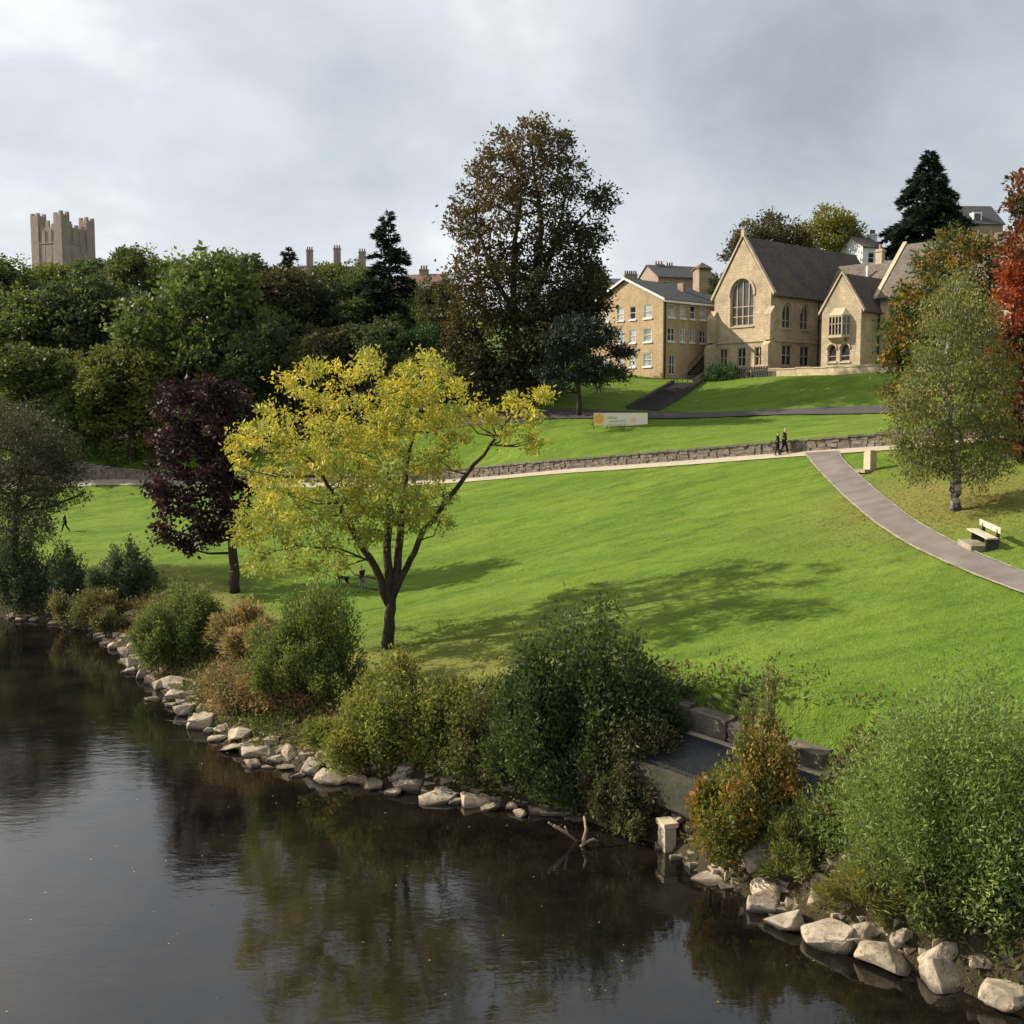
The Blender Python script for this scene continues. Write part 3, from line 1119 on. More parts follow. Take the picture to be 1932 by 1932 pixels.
def window(parent, O, sd, nd, outline, lights=2, rows=2, frame='trim', pane='glass', bar=0.07, depth=0.2, sill=True, hood=False, rim=0.1):
    """an opening's frame (part) with panes and sill (sub-parts)"""
    def P(s, h, d=0.0):
        return O + sd * s + UPV * h - nd * d
    s0, s1 = min(p[0] for p in outline), max(p[0] for p in outline)
    h0, h1 = min(p[1] for p in outline), max(p[1] for p in outline)
    fr = MB()
    c = (0.5 * (s0 + s1), 0.5 * (h0 + h1))
    inner = [(c[0] + (s - c[0]) * (1 - 2 * rim / (s1 - s0)), c[1] + (h - c[1]) * (1 - 2 * rim / (h1 - h0))) for s, h in outline]
    for (a, b, ia, ib) in zip(outline, outline[1:] + outline[:1], inner, inner[1:] + inner[:1]):
        fr.face([P(*a, depth - 0.06), P(*b, depth - 0.06), P(*ib, depth - 0.06), P(*ia, depth - 0.06)])
        fr.face([P(*ia, depth - 0.06), P(*ib, depth - 0.06), P(*ib, depth + 0.02), P(*ia, depth + 0.02)])

    def top_at(s):
        best = h0
        n = len(outline)
        for k in range(n):
            a, b = outline[k], outline[(k + 1) % n]
            if min(a[0], b[0]) <= s <= max(a[0], b[0]) and abs(a[0] - b[0]) > 1e-6:
                best = max(best, a[1] + (b[1] - a[1]) * (s - a[0]) / (b[0] - a[0]))
        return best
    for k in range(1, lights):
        s = s0 + (s1 - s0) * k / lights
        fr.box(P(s - bar / 2, h0 + 0.02, depth), sd * bar, nd * 0.09, UPV * (top_at(s) - h0 - 0.04))
    spring = h1 if len(outline) == 4 else sorted(p[1] for p in outline)[2]
    for k in range(1, rows):
        h = h0 + (spring - h0) * k / rows
        fr.box(P(s0 + 0.02, h - bar * 0.4, depth - 0.002), sd * (s1 - s0 - 0.04), nd * 0.07, UPV * bar * 0.8)
    w = fr.build('window', frame, parent)
    pn = MB()
    loops = [[Vector((s, h, 0)) for s, h in outline]]
    for tr in tessellate_polygon(loops):
        pts = [P(loops[0][i].x, loops[0][i].y, depth) for i in tr]
        if (pts[1] - pts[0]).cross(pts[2] - pts[0]).dot(nd) < 0:
            pts.reverse()
        pn.face(pts)
    pn.build('pane', pane, w)
    if sill:
        sb = MB()
        sb.box(P(s0 - 0.1, h0 - 0.16, 0.1), sd * (s1 - s0 + 0.2), nd * 0.22, UPV * 0.15)
        sb.build('sill', 'trim' if frame == 'trim' else frame, w)
    if hood:
        hb = MB()
        for a, b in zip(outline, outline[1:]):
            if a[1] >= spring - 0.05 and b[1] >= spring - 0.05 and a != b:
                k = 1.16
                ao, bo = (c[0] + (a[0] - c[0]) * k, a[1] + 0.2), (c[0] + (b[0] - c[0]) * k, b[1] + 0.2)
                ai, bi = (c[0] + (a[0] - c[0]) * 1.02, a[1] + 0.03), (c[0] + (b[0] - c[0]) * 1.02, b[1] + 0.03)
                hb.prism([P(*ai, -0.004), P(*bi, -0.004), P(*bo, -0.004), P(*ao, -0.004)], nd * 0.11)
        hb.build('hood_mould', 'trim', w)
    return w


def slab(mb, a, b, c, d, th=0.16):
    """roof slope a-b (eave) to c-d (ridge), with thickness"""
    a, b, c, d = [Vector(q) for q in (a, b, c, d)]
    n = (b - a).cross(d - a).normalized()
    if n.z < 0:
        n = -n
    e = (b - a).normalized()
    sl_ = (d - a)
    sl_ = (sl_ - e * sl_.dot(e)).normalized()
    top = [q + n * th for q in (a, b, c, d)]
    uv = [((q - a).dot(e), (q - a).dot(sl_)) for q in top]
    pts = list(top)
    if (pts[1] - pts[0]).cross(pts[2] - pts[0]).dot(n) < 0:
        pts.reverse()
        uv.reverse()
    mb.face(pts, uv)
    bot = [a, b, c, d]
    mb.face(bot if (b - a).cross(c - a).dot(n) < 0 else list(reversed(bot)))
    for k in range(4):
        mb.face([bot[k], bot[(k + 1) % 4], top[(k + 1) % 4], top[k]])


HZ = at(1452, 703, 113).z
HO = Vector((at(1452, 703, 113).x, 113, HZ))


def HL(s, d, h):
    return HO + NX * s + AX * d + UPV * h


# ---------- gothic hall (four ranges of one building)
hall = empty('school_building', HL(-3.6, 0, 0), 'old gothic sandstone hall with steep stone-slate roofs and pointed windows', 'building')
FRONT, RIGHT, BACK, LEFT = -AX, NX, AX, -NX
DEP = -2.2
# great hall
mb = MB()
big = arch(-5.2, -2.2, 4.9, 7.9, 9.75, 8)
g_w = [rect(-6.55, -5.5, 0.75, 2.65), rect(-4.2, -3.1, 0.75, 2.65), rect(-1.95, -0.9, 0.75, 2.65)]
wallpanel(mb, HL(0, 0, 0), NX, FRONT, [(-7.3, DEP), (0, DEP), (0, 8.2), (-3.65, 13.8), (-7.3, 8.2)], [big] + g_w)
su = [arch(1.9, 3.4, 4.6, 6.2, 7.2, 5), arch(5.0, 6.5, 4.6, 6.2, 7.2, 5)]
slw = [rect(2.0, 3.7, 0.8, 2.9), rect(5.1, 6.8, 0.8, 2.9)]
wallpanel(mb, HL(0, 0, 0), AX, RIGHT, [(0, DEP), (20, DEP), (20, 8.2), (0, 8.2)], su + slw)
mb.face([HL(-7.3, 0, DEP), HL(-7.3, 20, DEP), HL(-7.3, 20, 8.2), HL(-7.3, 0, 8.2)])
mb.face([HL(0, 20, DEP), HL(-7.3, 20, DEP), HL(-7.3, 20, 8.2), HL(-3.65, 20, 13.8), HL(0, 20, 8.2)])
wl = mb.build('wall', 'sandstone', hall)
window(hall, HL(0, 0, 0), NX, FRONT, big, 4, 3, 'trim', 'leaded', 0.1, 0.3, hood=True, rim=0.14)
for o_ in g_w:
    window(hall, HL(0, 0, 0), NX, FRONT, o_, 2, 2, 'trim', 'glass', 0.09)
for o_ in su:
    window(hall, HL(0, 0, 0), AX, RIGHT, o_, 2, 2, 'trim', 'leaded', 0.12, hood=True)
for o_ in slw:
    window(hall, HL(0, 0, 0), AX, RIGHT, o_, 2, 2, 'trim', 'glass', 0.12)
mb = MB()
eo = 0.45
k_ = 5.6 / 3.65
slab(mb, HL(eo, -0.02, 8.2 - eo * k_ + 0.12), HL(eo, 20.3, 8.2 - eo * k_ + 0.12), HL(-3.65, 20.3, 13.92), HL(-3.65, -0.02, 13.92))
slab(mb, HL(-7.3 - eo, 20.3, 8.2 - eo * k_ + 0.12), HL(-7.3 - eo, -0.02, 8.2 - eo * k_ + 0.12), HL(-3.65, -0.02, 13.92), HL(-3.65, 20.3, 13.92))
rf = mb.build('roof', 'slate', hall)
mb = MB()
for s_ in (-1, 1):   # gable coping
    a, b = HL(-3.65 + s_ * 4.0, -0.12, 7.75), HL(-3.65, -0.12, 14.1)
    mb.prism([a, b, b + UPV * 0.28, a + UPV * 0.28 + NX * s_ * 0.1], AX * 0.42)
mb.box(HL(-3.85, -0.15, 14.0), NX * 0.4, AX * 0.4, UPV * 0.7)
mb.build('coping', 'trim', rf)
mb = MB()
mb.box(HL(-7.4, -0.12, 3.2), NX * 7.52, AX * 0.12, UPV * 0.16)
mb.box(HL(0, -0.12, 3.2), NX * 0.12, AX * 9, UPV * 0.16)
mb.box(HL(-7.4, -0.14, 0.1), NX * 7.54, AX * 0.14, UPV * 0.3)
mb.box(HL(0, -0.14, 0.1), NX * 0.14, AX * 9, UPV * 0.3)
mb.build('string_course', 'trim', hall)
for s_, dd in ((-7.35, -1), (0.05, 1)):   # angle buttresses
    mb = MB()
    for (h0_, h1_, pr) in ((DEP, 3.3, 0.95), (3.3, 6.4, 0.65)):
        o_ = HL(s_ - 0.45, -pr, 0)
        mb.prism([HL(s_ - 0.42, 0, h0_), HL(s_ - 0.42, -pr, h0_), HL(s_ - 0.42, -pr, h1_ - 0.5), HL(s_ - 0.42, 0, h1_ + 0.3)], NX * 0.84)
    mb.build('buttress', 'sandstone', hall)
mb = MB()
mb.box(HL(0.3, 0.3, 7.72), NX * 0.16, AX * 19, UPV * 0.16)
mb.tube([HL(0.18, 8.0, 7.8), HL(0.18, 8.0, DEP)], [0.07, 0.07], 6)
mb.build('gutter', 'gutter', hall)
# link range
mb = MB()
lw = [rect(1.0, 1.9, 3.3, 5.0), rect(2.7, 3.6, 3.3, 5.0), rect(2.6, 3.7, 0.0, 2.2), rect(0.8, 1.7, 0.8, 2.2)]
wallpanel(mb, HL(0.0, 8.5, 0), NX, FRONT, [(0.01, DEP), (9.3, DEP), (9.3, 5.8), (0.01, 5.8)], lw)
mb.build('wall', 'sandstone', hall)
for i, o_ in enumerate(lw):
    window(hall, HL(0.0, 8.5, 0), NX, FRONT, o_, 2 if i != 2 else 1, 2, 'trim', 'glass', 0.08, sill=i != 2)
mb = MB()
slab(mb, HL(-0.3, 8.1, 5.6), HL(9.6, 8.1, 5.6), HL(9.6, 12.3, 11.6), HL(-0.3, 12.3, 11.6))
slab(mb, HL(9.6, 16.5, 5.6), HL(-0.3, 16.5, 5.6), HL(-0.3, 12.3, 11.6), HL(9.6, 12.3, 11.6))
mb.build('roof', 'brownslate', hall)
mb = MB()
mb.box(HL(4.2, 12.0, 11.3), NX * 0.75, AX * 0.6, UPV * 1.7)
mb.box(HL(4.12, 11.92, 12.7), NX * 0.91, AX * 0.76, UPV * 0.16)
ch = mb.build('chimney', 'trim', hall)
mb = MB()
mb.tube([HL(4.57, 12.3, 12.86), HL(4.57, 12.3, 13.5)], [0.16, 0.13], 8)
mb.build('chimney_pot', 'farstone', ch)
mb = MB()
mb.tube([HL(4.0, 10.9, 9.6), HL(4.0, 10.9, 11.2)], [0.14, 0.14], 8)
mb.build('flue', 'white', hall)
# porch
mb = MB()
po = HL(4.9, 1.7, 0)
pw = 4.4
ent = [arch(0.75, 1.75, 0.9, 2.0, 2.6, 5), arch(2.15, 3.25, 0.9, 2.0, 2.6, 5)]
wallpanel(mb, po, NX, FRONT, [(0, DEP), (pw, DEP), (pw, 5.9), (pw / 2, 9.2), (0, 5.9)], ent)
wallpanel(mb, po + NX * pw, AX, RIGHT, [(0, DEP), (7, DEP), (7, 5.9), (0, 5.9)], [])
wallpanel(mb, po, AX, LEFT, [(0, DEP), (7, DEP), (7, 5.9), (0, 5.9)], [])
mb.build('wall', 'sandstone', hall)
for o_ in ent:
    window(hall, po, NX, FRONT, o_, 1, 2, 'trim', 'glass', 0.08, hood=True)
mb = MB()
k_ = 3.3 / 2.2


def PL(s, d, h):
    return po + NX * s + AX * d + UPV * h


slab(mb, PL(pw + 0.35, -0.01, 5.9 - 0.35 * k_ + 0.1), PL(pw + 0.35, 8.5, 5.9 - 0.35 * k_ + 0.1), PL(pw / 2, 8.5, 9.3), PL(pw / 2, -0.01, 9.3))
slab(mb, PL(-0.35, 8.5, 5.9 - 0.35 * k_ + 0.1), PL(-0.35, -0.01, 5.9 - 0.35 * k_ + 0.1), PL(pw / 2, -0.01, 9.3), PL(pw / 2, 8.5, 9.3))
prf = mb.build('roof', 'slate', hall)
mb = MB()
for s_ in (-1, 1):
    a, b = PL(pw / 2 + s_ * (pw / 2 + 0.3), -0.12, 5.55), PL(pw / 2, -0.12, 9.42)
    mb.prism([a, b, b + UPV * 0.22, a + UPV * 0.22 + NX * s_ * 0.08], AX * 0.36)
mb.build('coping', 'trim', prf)
# oriel window on the porch
mb = MB()
o0, o1, od = 0.85, 3.25, 0.75
base_ = [PL(o0, 0, 3.2), PL(o0 + 0.45, -od, 3.2), PL(o1 - 0.45, -od, 3.2), PL(o1, 0, 3.2)]
mb.prism([p + UPV * 0.0 for p in base_], UPV * 0.28)
mb.prism([p + UPV * 2.0 for p in base_], UPV * 0.15)
for k in range(3):
    q0, q1 = base_[k] + UPV * 0.28, base_[k + 1] + UPV * 0.28
    nn = 5 if k == 1 else 3
    for j in range(nn):
        c_ = q0.lerp(q1, j / (nn - 1) * 0.96 + 0.02)
        mb.cbox(c_, 0.085, 0.085, 1.72, -PHI)
    dv = (q1 - q0)
    mb.box(q0 + UPV * 1.0, dv, AX * 0.06 + NX * 0.001, UPV * 0.08)
orl = mb.build('oriel_window', 'trim', hall)
mb = MB()
for k in range(3):
    q0, q1 = base_[k] + AX * 0.05, base_[k + 1] + AX * 0.05
    mb.face([q0 + UPV * 0.28, q1 + UPV * 0.28, q1 + UPV * 2.0, q0 + UPV * 2.0])
mb.build('pane', 'glass', orl)
mb = MB()
apx = [PL(o0 + 0.6, 0, 6.1), PL(o1 - 0.6, 0, 6.1)]
b2 = [p + UPV * 2.15 + (p - PL(0.5 * (o0 + o1), 0, 3.2)) * 0.06 for p in base_]
mb.face([b2[0], b2[1], apx[0]])
mb.face([b2[1], b2[2], apx[1], apx[0]])
mb.face([b2[2], b2[3], apx[1]])
mb.build('hood_roof', 'trim', orl)
mb = MB()
mb.prism([PL(o0 + 0.5, -0.02, 2.75), PL(o0 + 0.6, -od + 0.2, 3.2), PL(o1 - 0.6, -od + 0.2, 3.2), PL(o1 - 0.5, -0.02, 2.75)], UPV * 0.02)
mb.face([PL(o0 + 0.5, -0.02, 2.6), PL(o1 - 0.5, -0.02, 2.6), PL(o1 - 0.3, -od + 0.1, 3.2), PL(o0 + 0.3, -od + 0.1, 3.2)])
mb.build('bracket', 'trim', orl)
# right range
mb = MB()
ro = HL(9.3, 4.7, 0)


def RL(s, d, h):
    return ro + NX * s + AX * d + UPV * h


rwn = [arch(1.1 + 3.4 * i, 2.3 + 3.4 * i, 4.2, 5.7, 6.75, 5) for i in range(4)]
rlo = [rect(1.0 + 3.4 * i, 2.4 + 3.4 * i, 0.8, 2.7) for i in range(4)]
wallpanel(mb, ro, NX, FRONT, [(0.01, DEP), (16, DEP), (16, 7.3), (0.01, 7.3)], rwn + rlo)
wallpanel(mb, ro, AX, LEFT, [(0, DEP), (9, DEP), (9, 7.3), (4.5, 12.4), (0, 7.3)], [])
wallpanel(mb, ro + NX * 16, AX, RIGHT, [(0, DEP), (9, DEP), (9, 7.3), (4.5, 12.4), (0, 7.3)], [])
mb.build('wall', 'sandstone', hall)
for o_ in rwn:
    window(hall, ro, NX, FRONT, o_, 2, 2, 'trim', 'leaded', 0.1, hood=True)
for o_ in rlo:
    window(hall, ro, NX, FRONT, o_, 2, 2, 'trim', 'glass', 0.1)
mb = MB()
slab(mb, RL(-0.05, -0.45, 6.9), RL(16.3, -0.45, 6.9), RL(16.3, 4.5, 12.5), RL(-0.05, 4.5, 12.5))
slab(mb, RL(16.3, 9.45, 6.9), RL(-0.05, 9.45, 6.9), RL(-0.05, 4.5, 12.5), RL(16.3, 4.5, 12.5))
rrf = mb.build('roof', 'brownslate', hall)
mb = MB()
a, b = RL(-0.3, -0.5, 6.95), RL(-0.3, 4.5, 12.62)
mb.prism([a, b, b + UPV * 0.3, a + UPV * 0.3], NX * 0.42)
mb.build('coping', 'trim', rrf)
mb = MB()
mb.box(RL(0.1, -0.5, 6.75), NX * 16, AX * 0.16, UPV * 0.16)
mb.tube([RL(0.12, -0.12, 6.8), RL(0.12, -0.12, DEP)], [0.07, 0.07], 6)
mb.build('gutter', 'gutter', hall)

# ---------- modern wing
MOz = at(1250, 706, 117).z
MO = Vector((at(1250, 706, 117).x, 117, MOz))


def ML(s, d, h):
    return MO + NX * s + AX * d + UPV * h


wing = empty('modern_wing', ML(-5, 0, 0), 'three-storey buff stone block with shallow gable and white fascia', 'building')
mb = MB()
cols_ = [(-9.0, -8.0), (-6.75, -5.75), (-4.85, -3.95), (-2.75, -1.6)]
gw = [rect(a, b, h0, h0 + 1.4) for a, b in cols_ for h0 in (0.9, 3.5, 6.0)]
wallpanel(mb, MO, NX, FRONT, [(-10.9, DEP), (0, DEP), (0, 7.8), (-5.45, 10.3), (-10.9, 7.8)], gw, 0.15)
rcol = [(0.7, 1.8), (2.65, 3.5), (4.25, 5.1), (5.85, 6.85)]
rws = [rect(a, b, h0, h0 + 1.4) for a, b in rcol for h0 in (3.5, 6.0)] + [rect(1.0, 1.9, 0.0, 2.1)]
wallpanel(mb, MO, AX, RIGHT, [(0, DEP), (9, DEP), (9, 7.8), (0, 7.8)], rws, 0.15)
wallpanel(mb, ML(-10.9, 0, 0), AX, LEFT, [(0, DEP), (9, DEP), (9, 7.8), (0, 7.8)], [])
mb.build('wall', 'newstone', wing)
for i, o_ in enumerate(gw):
    window(wing, MO, NX, FRONT, o_, 1, 2, 'white', 'glass' if i == 8 else 'curtain', 0.06, 0.1, rim=0.07)
for i, o_ in enumerate(rws):
    window(wing, MO, AX, RIGHT, o_, 1 if i % 2 else 2, 2, 'white', 'glass' if i in (0, 5, 6, 8) else 'curtain', 0.06, 0.1, sill=i < 8, rim=0.07)
mb = MB()
k_ = 2.5 / 5.45
slab(mb, ML(0.4, -0.3, 7.8 - 0.4 * k_ + 0.06), ML(0.4, 9.3, 7.8 - 0.4 * k_ + 0.06), ML(-5.45, 9.3, 10.36), ML(-5.45, -0.3, 10.36), 0.12)
slab(mb, ML(-11.3, 9.3, 7.8 - 0.4 * k_ + 0.06), ML(-11.3, -0.3, 7.8 - 0.4 * k_ + 0.06), ML(-5.45, -0.3, 10.36), ML(-5.45, 9.3, 10.36), 0.12)
mrf = mb.build('roof', 'greyroof', wing)
mb = MB()
for s_ in (-1, 1):
    a, b = ML(-5.45 + s_ * 5.9, -0.36, 7.62), ML(-5.45, -0.36, 10.3)
    mb.prism([a, b, b + UPV * 0.24, a + UPV * 0.24], AX * 0.06)
mb.box(ML(0.38, -0.3, 7.48), NX * 0.05, AX * 9.5, UPV * 0.22)
mb.box(ML(-11.33, -0.3, 7.48), NX * 0.05, AX * 9.5, UPV * 0.22)
mb.build('fascia', 'white', mrf)
mb = MB()
mb.tube([ML(0.1, 0.25, 7.6), ML(0.1, 0.25, DEP)], [0.07, 0.07], 6)
mb.tube([ML(0.1, 8.2, 7.6), ML(0.1, 8.2, DEP)], [0.07, 0.07], 6)
mb.build('downpipe', 'gutter', wing)
mb = MB()   # back roof block, seen above the return wall
slab(mb, ML(0.3, 9.4, 7.4), ML(0.3, 14, 7.4), ML(-5.45, 14, 9.6), ML(-5.45, 9.4, 9.6), 0.12)
mb.build('roof', 'greyroof', wing)
mb = MB()
mb.box(ML(-3.4, 6.0, 8.9), NX * 0.8, AX * 0.6, UPV * 1.3)
mb.build('chimney', 'farstone', wing)
# outside stair by the return wall
st = empty('outside_staircase', ML(1.6, 5.5, 0), 'dark outside staircase against the shaded side of the buff block', 'staircase')
for i in range(9):
    mb = MB()
    mb.box(ML(0.4, 3.6 + i * 0.32, i * 0.25), NX * 1.3, AX * 0.36, UPV * 0.08)
    mb.build('tread', 'steel', st)
mb = MB()
for s_ in (0.42, 1.66):
    mb.tube([ML(s_, 3.6, 0.9), ML(s_, 6.5, 3.2)], [0.04, 0.04], 5)
    mb.prism([ML(s_, 3.5, -0.1), ML(s_, 6.5, 2.1), ML(s_, 6.5, 2.4), ML(s_, 3.5, 0.2)], NX * 0.06)
    for i in range(5):
        mb.tube([ML(s_, 3.6 + i * 0.7, i * 0.55), ML(s_, 3.6 + i * 0.7, 0.9 + i * 0.55)], [0.025, 0.025], 4)
mb.build('railing', 'steel', st)

# ---------- terrace wall, railing, steps
tw = empty('terrace_wall', HL(4, -4.0, 0), 'low pale stone terrace wall in front of the gothic porch', 'wall')
mb = MB()
for i in range(9):
    s0 = 0.2 + i * 1.75
    p = HL(s0, -3.2, 0)
    q = HL(s0 + 1.7, -3.2, 0)
    z0 = min(float(hup(p.x, p.y)), float(hup(q.x, q.y)))
    h_ = HZ - 0.05 - z0 + 0.45 + (0.05 if i % 2 else 0)
    mb2 = MB()
    mb2.box(Vector((p.x, p.y, z0 - 0.3)), NX * 1.73, AX * 0.4, UPV * h_)
    mb2.build('wall_section', 'sandstone', tw)
    mb2 = MB()
    mb2.box(Vector((p.x, p.y, z0 - 0.3 + h_)) - AX * 0.06, NX * 1.72, AX * 0.52, UPV * 0.12)
    mb2.build('coping_stone', 'trim', tw)
rl = empty('terrace_railing', HL(0.5, -3.6, 0), 'dark slatted railing panel beside the hall corner', 'railing')
for i in range(14):
    p = HL(-1.6 + i * 0.3, -3.7, 0)
    mb = MB()
    zt_ = float(hup(p.x, p.y))
    mb.box(Vector((p.x, p.y, zt_ - 0.1)), NX * 0.2, AX * 0.05, UPV * 1.15)
    mb.build('slat', 'gutter', rl)
mb = MB()
p = HL(-1.6, -3.64, 0)
zt_ = float(hup(p.x, p.y))
mb.box(Vector((p.x, p.y, zt_ + 0.8)), NX * 4.1, AX * 0.06, UPV * 0.1)
mb.build('rail', 'gutter', rl)

# dark steps up the bank
p0, p1 = ground(1215, 764), ground(1298, 726)
p0, p1 = at(1212, 764, 99.5), at(1297, 727, 111.5)
p0.z, p1.z = float(hup(p0.x, p0.y)), float(hup(p1.x, p1.y))
steps = empty('bank_steps', p0, 'dark stone steps with a handrail climbing the bank behind the banner', 'steps')
dv = p1 - p0
dh = Vector((dv.x, dv.y, 0)).normalized()
sd_ = Vector((dh.y, -dh.x, 0))
ns = 22
for i in range(ns):
    a = p0.lerp(p1, i / ns)
    mb = MB()
    a.z = max(a.z, float(hup(a.x, a.y))) + 0.02
    mb.box(a - sd_ * 1.3 - UPV * 0.5, sd_ * 2.6, dh * (dv.xy.length / ns + 0.03), UPV * 0.68)
    mb.build('step', 'lane', steps)
for s_ in (-1.45, 1.45):
    mb = MB()
    for i in range(ns):
        a, b = p0.lerp(p1, i / ns), p0.lerp(p1, (i + 1) / ns)
        z_ = max(a.z, float(hup(a.x, a.y)))
        mb.box(Vector((a.x, a.y, z_ - 0.5)) + sd_ * (s_ - 0.12), sd_ * 0.24, dh * (dv.xy.length / ns), UPV * (0.95))
    mb.build('side_wall', 'lane', steps)
mb = MB()
pts = []
for i in range(0, 9):
    a = p0.lerp(p1, i / 8)
    a.z = max(a.z, float(hup(a.x, a.y))) + 1.1
    pts.append(a)
    mb.tube([a - UPV * 1.1, a], [0.03, 0.03], 5)
mb.tube(pts, [0.035] * len(pts), 5)
mb.build('handrail', 'barsteel', steps)

# stone ramp wall by the terrace corner
rp = empty('stair_wing_wall', at(1325, 722, 112), 'sloping sandstone wing wall beside the hall terrace', 'wall')
a, b = at(1306, 728, 110.5), at(1338, 703, 113.5)
a.z, b.z = float(hup(a.x, a.y)) - 0.2, float(hup(b.x, b.y)) - 0.2
mb = MB()
mb.prism([a, b, b + UPV * 1.3, a + UPV * 0.55], Vector((0.35, 0.25, 0)))
mb.build('wall', 'sandstone', rp)
mb = MB()
mb.prism([a + UPV * 0.552, b + UPV * 1.302, b + UPV * 1.45, a + UPV * 0.7], Vector((0.42, 0.3, 0)))
mb.build('coping', 'coping', rp)

# ---------- castle keep
KY = 300
kc = at(119, 440, KY)
kp = empty('castle_keep', Vector((kc.x, KY, 38)), 'square medieval castle keep with corner turrets above the wooded hill', 'castle')
ka = R(64)
kx, ky = Vector((math.cos(ka), math.sin(ka), 0)), Vector((-math.sin(ka), math.cos(ka), 0))
kc0 = Vector((kc.x, KY, 0))
hs = 5.4
ztop = at(119, 425, KY).z
zstr = at(119, 464, KY).z


def KL(a, b, z):
    return kc0 + kx * a + ky * b + UPV * z


mb = MB()
mb.box(KL(-hs, -hs, 36), kx * 2 * hs, ky * 2 * hs, UPV * (zstr - 36))
mb.box(KL(-hs + 0.18, -hs + 0.18, zstr), kx * 2 * (hs - 0.18), ky * 2 * (hs - 0.18), UPV * (ztop - zstr - 1.2))
mb.build('wall', 'keepstone', kp)
mb = MB()
mb.box(KL(-hs - 0.16, -hs - 0.16, zstr - 0.15), kx * 2 * (hs + 0.16), ky * 2 * (hs + 0.16), UPV * 0.32)
mb.build('string_course', 'keepstone', kp)
rk = random.Random(2)
for (ia, ib, extra) in ((-1, -1, 0.0), (1, -1, -0.35), (-1, 1, 0.1), (1, 1, -0.3)):
    mb = MB()
    w_ = 2.8
    c_ = KL(ia * (hs - w_ / 2 + 0.22), ib * (hs - w_ / 2 + 0.22), 0)
    mb.box(c_ - kx * w_ / 2 - ky * w_ / 2 + UPV * 36, kx * w_, ky * w_, UPV * (ztop + 1.75 + extra - 36))
    tb = mb.build('turret', 'keepstone', kp)
    for (ja, jb) in ((-1, -1), (1, -1), (-1, 1), (1, 1)):
        m2 = MB()
        cc_ = c_ + kx * ja * (w_ / 2 - 0.42) + ky * jb * (w_ / 2 - 0.42)
        m2.box(cc_ - kx * 0.4 - ky * 0.4 + UPV * (ztop + 1.75 + extra), kx * 0.8, ky * 0.8, UPV * rk.uniform(0.45, 0.85))
        m2.build('merlon', 'keepstone', tb)
for side in range(4):
    for j in range(3):
        tpos = (-1 + j) * 2.0
        o_ = {0: KL(tpos - 0.5, -hs + 0.19, 0), 1: KL(tpos - 0.5, hs - 0.79, 0), 2: KL(-hs + 0.19, tpos - 0.5, 0), 3: KL(hs - 0.79, tpos - 0.5, 0)}[side]
        m2 = MB()
        e1, e2 = (kx * 1.0, ky * 0.6) if side < 2 else (kx * 0.6, ky * 1.0)
        m2.box(o_ + UPV * (ztop - 1.2), e1, e2, UPV * (0.6 + (1.0 if (side == 2 and j == 1) else 0.25 * rk.random())))
        m2.build('merlon', 'keepstone', kp)
for side in range(4):   # shallow pilaster buttresses
    for tpos in (-1.2, 1.2):
        o_ = {0: KL(tpos - 0.5, -hs - 0.05, 36), 1: KL(tpos - 0.5, hs - 0.2, 36), 2: KL(-hs - 0.05, tpos - 0.5, 36), 3: KL(hs - 0.2, tpos - 0.5, 36)}[side]
        m2 = MB()
        e1, e2 = (kx * 1.0, ky * 0.32) if side < 2 else (kx * 0.32, ky * 1.0)
        m2.box(o_, e1, e2, UPV * (ztop - 2.0 - 36))
        m2.build('buttress', 'keepstone', kp)


